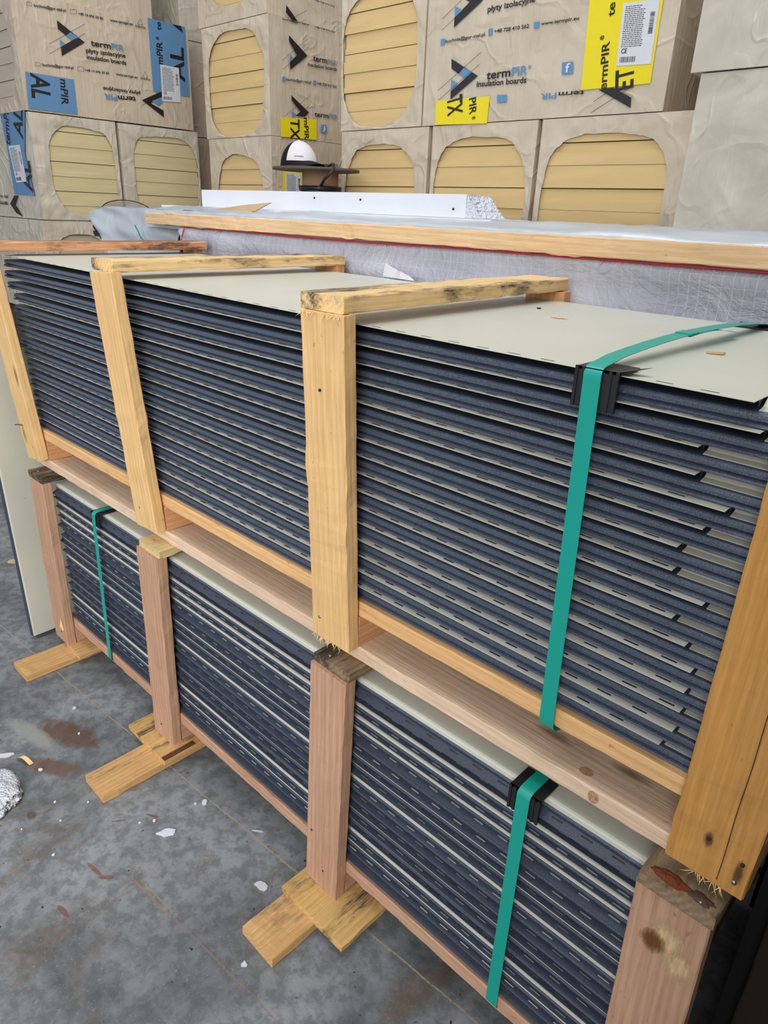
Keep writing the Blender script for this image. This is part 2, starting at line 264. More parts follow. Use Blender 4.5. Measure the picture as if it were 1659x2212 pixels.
# ------------------------------------------------------------------ setting
b = MB(); b.grid(lambda u, q: (-6+13*u, -6+12*q, 0), 2, 2); tag(b.build('floor', M['floor']), kind='structure')
b = MB(); b.box((-6, 4.4, 0), (7, 4.5, 5.5)); tag(b.build('wall_back', M['wall']), kind='structure')
b = MB(); b.box((-6.1, -1, 0), (-6, 4.5, 5.5)); tag(b.build('wall_left', M['wall']), kind='structure')
b = MB(); b.box((2.78, -1.15, 0), (2.9, 4.4, 3.2)); tag(b.build('wall_right', M['wall']), kind='structure')  # unseen wall added to keep light off the nearest post
PRINTS=[
('T', 'L', 'bochnia@gor-stal.pl', (-2.095, 1.157, 2.416), (-2.095, 1.332, 2.424), 0.0129, 'K'),
('T', 'L', '+48 14 696 20 60', (-2.095, 1.402, 2.424), (-2.095, 1.549, 2.426), 0.012, 'K'),
('T', 'L', 'www.termpir.eu', (-2.095, 1.591, 2.426), (-2.095, 1.734, 2.43), 0.0139, 'K'),
('T', 'L', 'GOR-STAL', (-2.095, 1.749, 2.426), (-2.095, 1.819, 2.427), 0.01, 'K'),
('T', 'L', 'term', (-2.095, 1.458, 2.284), (-2.095, 1.58, 2.287), 0.0299, 'K'),
('T', 'L', 'PIR', (-2.095, 1.584, 2.288), (-2.095, 1.664, 2.288), 0.029, 'B'),
('T', 'L', 'płyty izolacyjne', (-2.095, 1.424, 2.246), (-2.095, 1.668, 2.256), 0.0209, 'K'),
('T', 'L', 'insulation boards', (-2.095, 1.424, 2.214), (-2.095, 1.669, 2.219), 0.0209, 'K'),
('T', 'L', 'bochnia@gor-stal.pl', (-2.095, 1.16, 2.14), (-2.095, 1.337, 2.151), 0.0129, 'K'),
('T', 'L', '+48 14 696 20 60', (-2.095, 1.404, 2.15), (-2.095, 1.552, 2.154), 0.011, 'K'),
('T', 'L', 'www.termpir.eu', (-2.095, 1.596, 2.156), (-2.095, 1.735, 2.157), 0.013, 'K'),
('T', 'L', 'GOR-STAL', (-2.095, 1.754, 2.158), (-2.095, 1.822, 2.157), 0.009, 'K'),
('L', 'L', (-2.095, 1.786, 2.475), (-2.095, 1.801, 2.444)),
('L', 'L', (-2.095, 1.801, 2.444), (-2.095, 1.765, 2.442)),
('L', 'L', (-2.095, 1.765, 2.442), (-2.095, 1.786, 2.475)),
('L', 'L', (-2.095, 1.788, 2.201), (-2.095, 1.803, 2.171)),
('L', 'L', (-2.095, 1.803, 2.171), (-2.095, 1.77, 2.171)),
('L', 'L', (-2.095, 1.77, 2.171), (-2.095, 1.788, 2.201)),
('L', 'L', (-2.095, 1.12, 2.43), (-2.095, 1.146, 2.432)),
('L', 'L', (-2.095, 1.146, 2.432), (-2.095, 1.144, 2.415)),
('L', 'L', (-2.095, 1.144, 2.415), (-2.095, 1.118, 2.413)),
('L', 'L', (-2.095, 1.118, 2.413), (-2.095, 1.12, 2.43)),
('L', 'L', (-2.095, 1.358, 2.441), (-2.095, 1.394, 2.444)),
('L', 'L', (-2.095, 1.394, 2.444), (-2.095, 1.391, 2.424)),
('L', 'L', (-2.095, 1.391, 2.424), (-2.095, 1.356, 2.421)),
('L', 'L', (-2.095, 1.356, 2.421), (-2.095, 1.358, 2.441)),
('L', 'L', (-2.095, 1.124, 2.152), (-2.095, 1.151, 2.152)),
('L', 'L', (-2.095, 1.151, 2.152), (-2.095, 1.148, 2.137)),
('L', 'L', (-2.095, 1.148, 2.137), (-2.095, 1.122, 2.136)),
('L', 'L', (-2.095, 1.122, 2.136), (-2.095, 1.124, 2.152)),
('L', 'L', (-2.095, 1.364, 2.168), (-2.095, 1.4, 2.169)),
('L', 'L', (-2.095, 1.4, 2.169), (-2.095, 1.398, 2.148)),
('L', 'L', (-2.095, 1.398, 2.148), (-2.095, 1.361, 2.147)),
('L', 'L', (-2.095, 1.361, 2.147), (-2.095, 1.364, 2.168)),
('T', 'L', 'term', (-2.095, 1.71, 2.056), (-2.095, 1.594, 2.049), 0.0278, 'K'),
('T', 'L', 'PIR', (-2.095, 1.59, 2.05), (-2.095, 1.506, 2.05), 0.029, 'B'),
('T', 'L', 'płyty izolacyjne', (-2.095, 1.744, 2.087), (-2.095, 1.505, 2.083), 0.018, 'K'),
('G', 'L', 'logo', [(-2.095, 1.275, 2.374), (-2.095, 1.422, 2.294), (-2.095, 1.278, 2.206), (-2.095, 1.279, 2.247), (-2.095, 1.348, 2.291), (-2.095, 1.274, 2.334)], 'K'),
('G', 'L', 'logo', [(-2.095, 1.344, 2.33), (-2.095, 1.389, 2.311), (-2.095, 1.348, 2.291), (-2.095, 1.317, 2.309)], 'B'),
('G', 'L', 'logo', [(-2.095, 1.277, 2.285), (-2.095, 1.309, 2.267), (-2.095, 1.279, 2.246)], 'B'),
('L', 'L', (-2.095, 1.211, 2.251), (-2.095, 1.435, 2.385)),
('L', 'L', (-2.095, 1.207, 2.204), (-2.095, 1.429, 2.339)),
('G', 'L', 'logo', [(-2.095, 1.752, 2.044), (-2.095, 1.898, 2.111), (-2.095, 1.894, 2.078), (-2.095, 1.809, 2.034), (-2.095, 1.896, 2.003), (-2.095, 1.895, 1.965)], 'K'),
('G', 'L', 'logo', [(-2.095, 1.819, 2.047), (-2.095, 1.894, 2.078), (-2.095, 1.893, 2.045), (-2.095, 1.864, 2.027)], 'B'),
('L', 'L', (-2.095, 1.744, 2.013), (-2.095, 1.896, 2.098)),
('G', 'L', 'label_band', [(-2.095, 1.836, 2.487), (-2.095, 2.092, 2.485), (-2.095, 2.096, 2.102), (-2.095, 1.835, 2.101)], 'B'),
('T', 'L', 'mPIR', (-2.095, 1.916, 2.255), (-2.095, 1.922, 2.375), 0.0397, 'K'),
('T', 'L', 'te', (-2.095, 1.923, 2.436), (-2.095, 1.921, 2.479), 0.0322, 'K'),
('T', 'L', '®', (-2.095, 1.901, 2.383), (-2.095, 1.901, 2.401), 0.019, 'K'),
('T', 'L', 'AL', (-2.095, 2.064, 2.18), (-2.095, 2.069, 2.368), 0.0956, 'K'),
('G', 'L', 'logo', [(-2.095, 2.001, 2.482), (-2.095, 2.062, 2.485), (-2.095, 2.076, 2.449)], 'K'),
('G', 'L', 'sticker', [(-2.095, 1.897, 2.255), (-2.095, 2.028, 2.254), (-2.095, 2.025, 2.063), (-2.095, 1.892, 2.054)], 'W'),
('G', 'L', 'label_band', [(-2.095, 1.061, 2.099), (-2.095, 1.331, 2.097), (-2.095, 1.33, 1.919), (-2.095, 1.05, 1.919)], 'B'),
('T', 'L', 'AL', (-2.095, 1.089, 2.098), (-2.095, 1.079, 1.976), 0.1025, 'K'),
('T', 'L', 'mPIR', (-2.095, 1.251, 2.091), (-2.095, 1.242, 1.962), 0.0405, 'K'),
('G', 'F', 'label_band', [(-2.493, 1.04, 1.918), (-2.117, 1.04, 1.913), (-2.208, 1.04, 1.696), (-2.156, 1.04, 1.471), (-2.461, 1.04, 1.477), (-2.465, 1.04, 1.728)], 'B'),
('T', 'F', 'termPI', (-2.406, 1.04, 1.74), (-2.362, 1.04, 1.911), 0.07, 'K'),
('T', 'F', 'AL', (-2.206, 1.04, 1.766), (-2.153, 1.04, 1.912), 0.1236, 'K'),
('T', 'F', 'AL', (-2.172, 1.04, 1.488), (-2.162, 1.04, 1.657), 0.1227, 'K'),
('G', 'F', 'sticker', [(-2.436, 1.04, 1.74), (-2.26, 1.04, 1.743), (-2.239, 1.04, 1.547), (-2.398, 1.04, 1.541)], 'W'),
('G', 'F', 'logo', [(-2.465, 1.04, 1.469), (-2.407, 1.04, 1.468), (-2.478, 1.04, 1.418), (-2.381, 1.04, 1.35), (-2.48, 1.04, 1.369), (-2.556, 1.04, 1.42)], 'K'),
('T', 'F', 'term', (-2.592, 1.04, 1.43), (-2.722, 1.04, 1.431), 0.0251, 'K'),
('T', 'F', 'ply iz', (-2.577, 1.04, 1.463), (-2.705, 1.04, 1.467), 0.0152, 'K'),
('G', 'M', 'logo', [(-0.951, 1.983, 2.431), (-0.951, 2.06, 2.372), (-0.951, 2.019, 2.372), (-0.951, 1.979, 2.397)], 'K'),
('L', 'M', (-0.951, 2.043, 2.392), (-0.951, 2.123, 2.433)),
('L', 'M', (-0.951, 2.074, 2.37), (-0.951, 2.116, 2.391)),
('T', 'M', 'bochnia@gor-stal.pl', (-0.951, 1.955, 2.362), (-0.951, 2.137, 2.368), 0.009, 'K'),
('T', 'M', '+48 728 410 562', (-0.951, 2.179, 2.366), (-0.951, 2.327, 2.366), 0.008, 'K'),
('T', 'M', '+48 728 410 562', (-0.951, 2.176, 2.485), (-0.951, 2.322, 2.484), 0.008, 'K'),
('G', 'M', 'logo', [(-0.951, 1.997, 2.301), (-0.951, 2.125, 2.228), (-0.951, 2.004, 2.147), (-0.951, 2.002, 2.182), (-0.951, 2.051, 2.219), (-0.951, 1.998, 2.274)], 'K'),
('G', 'M', 'logo', [(-0.951, 2.002, 2.218), (-0.951, 2.028, 2.199), (-0.951, 2.003, 2.182)], 'B'),
('L', 'M', (-0.951, 1.95, 2.181), (-0.951, 2.129, 2.307)),
('L', 'M', (-0.951, 1.953, 2.14), (-0.951, 2.132, 2.269)),
('T', 'M', 'term', (-0.951, 2.166, 2.211), (-0.951, 2.267, 2.213), 0.027, 'K'),
('T', 'M', 'PIR', (-0.951, 2.27, 2.212), (-0.951, 2.341, 2.215), 0.022, 'G'),
('T', 'M', 'insulation boards', (-0.951, 2.127, 2.181), (-0.951, 2.341, 2.187), 0.017, 'K'),
('T', 'M', 'bochnia@gor-stal.pl', (-0.951, 1.974, 2.092), (-0.951, 2.15, 2.1), 0.012, 'K'),
('T', 'M', '+48 728 410 562', (-0.951, 2.194, 2.101), (-0.951, 2.341, 2.103), 0.013, 'K'),
('G', 'M', 'printed_icon', [(-0.951, 1.948, 2.107), (-0.951, 1.97, 2.108), (-0.951, 1.97, 2.088), (-0.951, 1.948, 2.087)], 'B'),
('G', 'M', 'printed_icon', [(-0.951, 2.166, 2.118), (-0.951, 2.189, 2.119), (-0.951, 2.189, 2.099), (-0.951, 2.166, 2.099)], 'B'),
('G', 'M', 'logo', [(-0.951, 2.007, 2.028), (-0.951, 2.135, 1.958), (-0.951, 2.101, 1.935), (-0.951, 2.036, 1.931), (-0.951, 2.072, 1.955), (-0.951, 2.011, 2.003)], 'K'),
('G', 'M', 'logo', [(-0.951, 2.01, 1.951), (-0.951, 2.043, 1.938), (-0.951, 2.036, 1.93), (-0.951, 2.012, 1.93)], 'B'),
('L', 'M', (-0.951, 1.961, 1.923), (-0.951, 2.142, 2.042)),
('L', 'M', (-0.951, 2.105, 1.97), (-0.951, 2.145, 2.001)),
('G', 'M', 'label_band', [(-0.951, 1.93, 1.912), (-0.951, 2.19, 1.929), (-0.951, 2.192, 1.827), (-0.951, 1.931, 1.82)], 'Y'),
('T', 'M', 'TX', (-0.951, 2.0, 1.916), (-0.951, 2.0, 1.814), 0.064, 'K'),
('T', 'M', 'mPIR', (-0.951, 2.096, 1.929), (-0.951, 2.101, 1.821), 0.0321, 'K'),
('T', 'M', 'term', (-0.951, 2.176, 1.944), (-0.951, 2.279, 1.946), 0.024, 'K'),
('T', 'M', 'PIR', (-0.951, 2.282, 1.947), (-0.951, 2.355, 1.947), 0.022, 'G'),
('G', 'M', 'printed_icon', [(-0.951, 2.224, 1.908), (-0.951, 2.266, 1.91), (-0.951, 2.267, 1.867), (-0.951, 2.224, 1.867)], 'B'),
('T', 'M', 'f', (-0.951, 2.255, 1.903), (-0.951, 2.236, 1.902), 0.028, 'W'),
('T', 'M', 'term', (-0.951, 2.185, 1.688), (-0.951, 2.294, 1.688), 0.027, 'K'),
('T', 'M', 'PIR', (-0.951, 2.298, 1.688), (-0.951, 2.369, 1.685), 0.0269, 'G'),
('G', 'M', 'label_band', [(-0.951, 1.94, 1.696), (-0.951, 2.115, 1.693), (-0.951, 2.113, 1.413), (-0.951, 1.933, 1.41)], 'Y'),
('G', 'M', 'sticker', [(-0.951, 1.958, 1.646), (-0.951, 2.073, 1.643), (-0.951, 2.072, 1.512), (-0.951, 1.955, 1.507)], 'W'),
('G', 'R', 'logo', [(0.284, 1.864, 2.061), (0.429, 1.864, 1.988), (0.293, 1.864, 1.913), (0.291, 1.864, 1.942), (0.364, 1.864, 1.984), (0.288, 1.864, 2.025)], 'K'),
('G', 'R', 'logo', [(0.354, 1.864, 2.023), (0.397, 1.864, 2.004), (0.364, 1.864, 1.984), (0.328, 1.864, 2.002)], 'B'),
('G', 'R', 'logo', [(0.29, 1.864, 1.986), (0.328, 1.864, 1.968), (0.291, 1.864, 1.946)], 'B'),
('L', 'R', (0.22, 1.864, 1.95), (0.437, 1.864, 2.07)),
('L', 'R', (0.227, 1.864, 1.914), (0.435, 1.864, 2.029)),
('G', 'R', 'logo', [(0.426, 1.864, 2.246), (0.286, 1.864, 2.171), (0.286, 1.864, 2.205), (0.36, 1.864, 2.248), (0.332, 1.864, 2.262), (0.389, 1.864, 2.272)], 'K'),
('G', 'R', 'logo', [(0.285, 1.864, 2.243), (0.326, 1.864, 2.226), (0.287, 1.864, 2.205)], 'B'),
('L', 'R', (0.219, 1.864, 2.207), (0.318, 1.864, 2.261)),
('L', 'R', (0.221, 1.864, 2.168), (0.416, 1.864, 2.269)),
('T', 'R', 'płyty izolacyjne', (0.453, 1.864, 2.203), (0.671, 1.864, 2.208), 0.019, 'K'),
('T', 'R', 'term', (0.474, 1.864, 1.972), (0.591, 1.864, 1.974), 0.0291, 'K'),
('T', 'R', 'PIR', (0.596, 1.864, 1.973), (0.669, 1.864, 1.974), 0.0301, 'B'),
('T', 'R', '®', (0.671, 1.864, 1.992), (0.685, 1.864, 1.992), 0.011, 'B'),
('T', 'R', 'insulation boards', (0.427, 1.864, 1.949), (0.669, 1.864, 1.946), 0.02, 'K'),
('T', 'R', 'bochnia@gor-stal.pl', (0.246, 1.864, 2.121), (0.449, 1.864, 2.124), 0.011, 'K'),
('T', 'R', '+48 728 410 562', (0.494, 1.864, 2.128), (0.656, 1.864, 2.128), 0.012, 'K'),
('T', 'R', 'www.termpir.eu', (0.709, 1.864, 2.129), (0.869, 1.864, 2.128), 0.011, 'K'),
('G', 'R', 'printed_icon', [(0.22, 1.864, 2.137), (0.242, 1.864, 2.138), (0.242, 1.864, 2.116), (0.219, 1.864, 2.115)], 'B'),
('G', 'R', 'printed_icon', [(0.465, 1.864, 2.145), (0.485, 1.864, 2.146), (0.485, 1.864, 2.124), (0.465, 1.864, 2.123)], 'B'),
('G', 'R', 'printed_icon', [(0.676, 1.864, 2.143), (0.701, 1.864, 2.143), (0.702, 1.864, 2.123), (0.677, 1.864, 2.123)], 'B'),
('G', 'R', 'printed_icon', [(0.82, 1.864, 2.0), (0.867, 1.864, 1.999), (0.872, 1.864, 1.96), (0.824, 1.864, 1.961)], 'B'),
('T', 'R', 'f', (0.838, 1.864, 1.966), (0.857, 1.864, 1.966), 0.029, 'W'),
('G', 'R', 'label_band', [(0.902, 1.864, 2.197), (1.18, 1.864, 2.159), (1.182, 1.864, 1.906), (0.914, 1.864, 1.904)], 'Y'),
('T', 'R', 'ermPIR', (1.018, 1.864, 1.898), (1.004, 1.864, 2.049), 0.0287, 'K'),
('T', 'R', '®', (0.981, 1.864, 2.055), (0.98, 1.864, 2.069), 0.0148, 'K'),
('T', 'R', 'te', (1.009, 1.864, 2.123), (1.005, 1.864, 2.164), 0.0266, 'K'),
('T', 'R', 'ET', (1.12, 1.864, 1.898), (1.111, 1.864, 1.963), 0.0668, 'K'),
('G', 'R', 'sticker', [(1.037, 1.864, 2.156), (1.169, 1.864, 2.15), (1.173, 1.864, 1.964), (1.044, 1.864, 1.969)], 'W'),
('G', 'R', 'logo', [(0.987, 1.864, 1.9), (1.042, 1.864, 1.903), (1.12, 1.864, 1.867), (1.123, 1.864, 1.835)], 'K'),
('L', 'R', (0.972, 1.864, 1.862), (1.029, 1.864, 1.893)),
('L', 'R', (0.968, 1.864, 1.827), (1.111, 1.864, 1.899)),
('T', 'R', 'PIR', (0.812, 1.864, 1.903), (0.742, 1.864, 1.903), 0.019, 'B'),
('T', 'R', 'term', (0.93, 1.864, 1.902), (0.821, 1.864, 1.903), 0.016, 'K'),
('G', 'R', 'label_band', [(0.212, 1.864, 1.912), (0.498, 1.864, 1.912), (0.495, 1.864, 1.814), (0.215, 1.864, 1.82)], 'Y'),
('T', 'R', 'TX', (0.276, 1.864, 1.919), (0.286, 1.864, 1.848), 0.0795, 'K'),
('T', 'R', 'PIR', (0.394, 1.864, 1.909), (0.403, 1.864, 1.848), 0.0352, 'K'),
('T', 'R', '®', (0.416, 1.864, 1.842), (0.417, 1.864, 1.831), 0.0168, 'K'),
('G', 'R', 'printed_icon', [(0.534, 1.864, 1.913), (0.583, 1.864, 1.911), (0.585, 1.864, 1.885), (0.538, 1.864, 1.886)], 'B')]
# ------------------------------------------------------------------ sawn timber
def timber(name, p0, p1, wdir, w, th, mat, parent=None, jit=.0008, chip=0., bow=0.):
    """board from p0 to p1 along its centre line, w wide along wdir, th thick"""
    p0, p1 = Vector(p0), Vector(p1); X = (p1-p0); Ln = X.length; X.normalize(); Y = Vector(wdir); Y = (Y-X*Y.dot(X)).normalized(); Z = X.cross(Y)
    n = max(4, int(Ln/.02)); bv = .0022; vs = []; fs = []
    cs = [(-w/2+bv, -th/2), (w/2-bv, -th/2), (w/2, -th/2+bv), (w/2, th/2-bv), (w/2-bv, th/2), (-w/2+bv, th/2), (-w/2, th/2-bv), (-w/2, -th/2+bv)]
    sd = random.random()*50
    for i in range(n+1):
        x = Ln*i/n
        for k, (y, z) in enumerate(cs):
            j = jit*(1+2*chip*(nz(x*9, sd, k) > .25)); e = 0
            if i in (0, n): e = random.uniform(-.0012, .0012); 
            vs.append((x+e, y*(1-(.004 if i in (0, n) else 0))+nz(x*22, sd+k, 1)*j*1.6, z+nz(x*22, sd+k, 9)*j*1.6+bow*math.sin(math.pi*i/n)))
    for i in range(n):
        for k in range(8): fs.append((i*8+k, (i+1)*8+k, (i+1)*8+(k+1) % 8, i*8+(k+1) % 8))
    fs += [tuple(range(8)), tuple(n*8+k for k in range(8))[::-1]]
    o = MB(); o.add(vs, fs); ob = o.build(name, mat)
    mt = Matrix((X, Y, Z)).transposed().to_4x4(); mt.translation = p0
    if parent:
        ob.parent = parent; ob.matrix_parent_inverse = pinv(parent)
    ob.matrix_basis = mt
    return ob
def splinters(name, parent, pts, n, ln, down=(0, -.3, -1), r=.0006):
    b = MB()
    for i in range(n):
        a = Vector(pts[0]).lerp(Vector(pts[1]), random.random()); d = Vector(down)+Vector((random.uniform(-1.2, 1.2), random.uniform(-.6, .2), random.uniform(-.5, .3)))
        l = random.uniform(.3, 1)*ln; d.normalize(); k = Vector((random.uniform(-1, 1), 0, random.uniform(-1, 1)))*l*.3
        b.tube([a, a+d*l*.5+k*.4, a+d*l+k], [r, r*.8, r*.2], 4)
    o = b.build(name, M['splinter'], parent); return o
def disc(name, c, nrm, r, mat, parent, th=.001):
    b = MB(); c = Vector(c); n = Vector(nrm).normalized(); b.tube([c-n*.002, c+n*th], r, 10); return b.build(name, mat, parent)
# upper crate
UB = [.1832, .8887, 1.5846, 2.2978]; UT = [.1009, .8411, 1.5828, 2.300]
LB = [.2213, .9009, 1.5815, 2.292]; LT = [.2267, .9149, 1.6010, 2.2775]
cu = thing('timber_crate', 'upper yellow pine crate frame holding the panel stack with dark vertical edges', 'crate', (1.25, .33, .697))
for k in range(4):
    zb = .698 if k < 3 else .6916
    lean = -.0385 if k < 3 else -.0145
    timber('post', (UB[k]+.05, -.0148, zb), (UT[k]+.05, lean, 1.3135), (1, 0, 0), .1, .0288, M['post'] if k < 3 else M['post_amber'], cu, chip=1)
    if k < 3: timber('rear_post', (UB[k]+.02, .660, .70), (UT[k]+.02, .660, 1.3135), (1, 0, 0), .1, .03, M['sleeper'] if k < 3 else M['post'], cu)
    timber('sleeper', (UB[k]+.05, .0008, .730), (UB[k]+.05, .64, .730), (1, 0, 0), .099, .0645, M['sleeper'], cu)
bx = [(.1009, .1009), (.8198, .8145), (1.5715, 1.5415), (2.30, 2.29)]
for k, (a, c_) in enumerate(bx):
    timber('top_batten', (a+.05, -.041 if k != 1 else -.034, 1.3275), (c_+.05, .6746, 1.3275), (1, 0, 0), .0991, .0262, M['batten_red'] if k == 0 else M['batten'], cu, chip=1)
timber('bottom_rail', (.196, .0265, .7782), (2.342, .0265, .7782), (0, 1, 0), .05, .0306, M['rail'], cu, chip=.6)
timber('bottom_rail', (.196, .60, .7782), (2.342, .60, .7782), (0, 1, 0), .05, .0306, M['rail'], cu)
splinters('splinter_fringe', cu, ((UT[2]+.005, -.055, 1.312), (UT[2]+.095, -.055, 1.312)), 26, .016, (0, -.5, -.6))
splinters('splinter_fringe', cu, ((UB[2]+.005, -.031, .699), (UB[2]+.09, -.031, .699)), 30, .016)
splinters('splinter_fringe', cu, ((UB[3]+.03, -.031, .693), (UB[3]+.075, -.031, .693)), 16, .016)
for p in ((UB[1]+.03, -.0305, .805), (UB[1]+.065, -.0305, .79), (UB[2]+.025, -.0305, .775), (UB[2]+.07, -.0305, .765), (UB[3]+.045, -.0305, .754), (UB[3]+.088, -.0305, .744), (UB[2]+.042, -.0495, 1.19)):
    disc('nail_hole', p, (0, -1, 0), .0026, M['hole'], cu)
for p in ((UB[2]+.022, -.0308, .742), (UB[1]+.03, -.0305, .75), (UB[3]+.085, -.0308, .712), (UB[0]+.06, -.0305, .742)):
    disc('screw_head', p, (0, -1, 0), .0032, M['nail'], cu)
b = MB(); b.tube([(UB[0]+.012, -.03, .80), (UB[0]+.002, -.045, .803), (UB[0]-.002, -.052, .802)], .0016, 6); b.build('bent_nail', M['rust'], cu)
b = MB(); b.tube([(.165, .60, 1.285), (.148, .60, 1.34)], .004, 8); b.build('steel_pin', M['rust'], cu)
# drying crack down the nearest post
b = MB(); pts = [(UB[3]+.066+.0005*math.sin(i*.9), -.0297, .70+.021*i) for i in range(28)]
b.tube(pts, .0005, 4); b.build('drying_crack', M['hole'], cu)
# long beams lying between the crates
bm = timber('timber_beam', (.172, .047, .682), (2.342, .047, .682), (0, 1, 0), .096, .0296, M['beam'], chip=1); tag(bm, 'long pale pinkish timber beam lying between the upper and lower crates', 'beam')
for c0, rr_, fl_ in (((2.153, .022, .6977), (.011, .008), 0), ((2.1795, -.0012, .682), (.009, .011), 1)):
    kb = MB(); n_ = 20
    for s_, o_ in ((1, 0), (.82, .0001)):
        pts = [(c0[0]+s_*rr_[0]*math.cos(2*math.pi*i/n_), c0[1]+(0 if fl_ else s_*rr_[1]*math.sin(2*math.pi*i/n_))-(o_ if fl_ else 0), c0[2]+(s_*rr_[1]*math.sin(2*math.pi*i/n_) if fl_ else o_)) for i in range(n_)]
        if s_ == 1: outer = pts
    kb.add(outer, [tuple(range(n_))]); kn = kb.build('knot', M['knot'], None); kn.parent = bm; kn.matrix_parent_inverse = pinv(bm)
bm = timber('timber_beam', (.172, .58, .682), (2.342, .58, .682), (0, 1, 0), .096, .0296, M['beam']); tag(bm, 'rear timber beam between the crates, hidden behind the front one', 'beam')
# lower crate
cl = thing('timber_crate', 'lower brownish pine crate frame standing on the concrete floor', 'crate', (1.25, .33, 0))
ZL = .045
capm = ['cap_dark', 'cap_light', 'cap_dark', 'cap_dark']; cy = [-.052, -.0432, -.0432, -.056]
for k in range(4):
    timber('post', (LB[k]+.05, -.0358, ZL), (LT[k]+.05, -.0358, .6448), (1, 0, 0), .1, .0300, M['lpost'], cl, chip=.5)
    if k < 3: timber('rear_post', (LB[k]+.05, .665, ZL), (LT[k]+.05, .665, .6448), (1, 0, 0), .1, .030, M['lpost'], cl)
    timber('top_batten', (LT[k]+.053, cy[k], .656), (LT[k]+.053, .68 if k < 3 else .05, .656), (1, 0, 0), .101, .0216, M[capm[k]], cl, chip=1)
    timber('sleeper', (LB[k]+(.05 if k < 3 else -.02), -.0195, .0758), (LB[k]+(.05 if k < 3 else -.02), .645, .0758), (1, 0, 0), .099, .0608, M['lpost'], cl)
timber('bottom_rail', (.285, .006, .1236), (2.342, .006, .1236), (0, 1, 0), .05, .0330, M['lrail'], cl, chip=1.2)
timber('bottom_rail', (.285, .60, .1236), (2.342, .60, .1236), (0, 1, 0), .05, .0330, M['lrail'], cl)
for k, (a, c_, y) in enumerate(((.30, .40, -.048), (.8315, 1.038, -.0978), (1.5674, 1.7697, -.1114), (2.26, 2.42, -.08))):
    o = timber('foot_block', ((a+c_)/2, y, .036), ((a+c_)/2, .03+.06*(k == 2), .036), (1, 0, 0), c_-a, .0178, M['foot'] if k == 0 else M['block'], cl, chip=.6)
for k, (a, y) in enumerate(((.264, -.2128), (.9171, -.2698), (1.5739, -.2246), (2.29, -.16))):
    timber('foot', (a+.0525, y, .0134), (a+.0525, .70 if k < 3 else .05, .0134), (1, 0, 0), .105, .0266, M['foot'], cl, chip=1)
for p in ((LB[2]+.022, -.0512, .20), (LB[2]+.06, -.0512, .105), (LB[0]+.06, -.0512, .085), (LB[1]+.045, -.0512, .09)): disc('nail_hole', p, (0, -1, 0), .0026, M['hole'], cl)
for p in ((LT[2]+.035, -.030, .6672), (LT[0]+.04, -.035, .6672), (LT[1]+.04, -.022, .6672), (LT[3]+.035, -.045, .667), (LT[3]+.08, -.045, .667)): disc('screw_head', p, (0, 0, 1), .0028, M['nail'], cl)
b = MB(); b.box((1.02, -.0985, .045), (1.038, .0, .0455)); b.build('bark_strip', M['brownstrip'], cl)
def lump(name, c, s, mat, parent=None, n=10, amp=.35, sq=1.):
    b = MB(); sd = random.random()*90
    def fn(u, q):
        a, p = 2*math.pi*u, math.pi*(q-.5); d = Vector((math.cos(p)*math.cos(a), math.cos(p)*math.sin(a), math.sin(p))); r = 1+amp*nz(d.x*2+sd, d.y*2, d.z*2)+amp*.5*nz(d.x*6+sd, d.y*6, d.z*6)
        return (c[0]+s[0]*d.x*r, c[1]+s[1]*d.y*r, c[2]+s[2]*d.z*r)
    b.grid(fn, n*2, n); return b.build(name, mat, parent)
lump('foam_lump', (LT[3]+.038, -.040, .666), (.026, .0105, .0045), M['foamred'], cl, 18, .3); lump('foam_lump', (LT[3]+.078, -.040, .6655), (.020, .010, .0035), M['rust'], cl, 18, .35)
def card(name, pts, th, mat, parent=None, z0=None):
    """flat irregular chip: outline pts extruded by th upward"""
    n = len(pts); b = MB(); b.add([p for p in pts]+[(p[0], p[1], p[2]+th) for p in pts], [tuple(range(n))[::-1], tuple(range(n, 2*n))]+[(i, (i+1) % n, n+(i+1) % n, n+i) for i in range(n)])
    return b.build(name, mat, parent)
b = MB(); b.add([(LB[0]+.07, -.0512, .09), (LB[0]+.085, -.0515, .10), (LB[0]+.078, -.053, .15), (LB[0]+.066, -.056, .11)], [(0, 1, 2, 3)]); b.build('split_splinter', M['splinter'], cl)
# ------------------------------------------------------------------ coated steel panels
def ribbon(b, prof, x0, x1, t, mt, mb, nx=1, zf=None, me=None):
    """thin sheet along x; prof [(y,z)], outer side to the left of travel"""
    P = [Vector((0, y, z)) for y, z in prof]; N = []
    for i in range(len(P)):
        d = (P[min(i+1, len(P)-1)]-P[max(i-1, 0)]).normalized(); N.append(Vector((0, d.z, -d.y)))
    xs = [x0+(x1-x0)*i/nx for i in range(nx+1)]; k = len(P)
    def vv(x, o): return [(x, P[i].y+N[i].y*o, P[i].z+N[i].z*o+(zf(x) if zf else 0)) for i in range(k)]
    top = [v for x in xs for v in vv(x, 0)]; bot = [v for x in xs for v in vv(x, -t)]
    q = [(i*k+j, i*k+j+1, (i+1)*k+j+1, (i+1)*k+j) for i in range(nx) for j in range(k-1)]
    b.add(top, [f for f in q], mt); b.add(bot, [f[::-1] for f in q], mb)
    me = mt if me is None else me
    for j in (0, k-1):
        for i in range(nx): b.add([top[i*k+j], top[(i+1)*k+j], bot[(i+1)*k+j], bot[i*k+j]], [(0, 1, 2, 3)], me)
    for i in (0, nx): b.add(top[i*k:i*k+k]+bot[i*k:i*k+k], [(j, j+1, k+j+1, k+j) for j in range(k-1)], me)
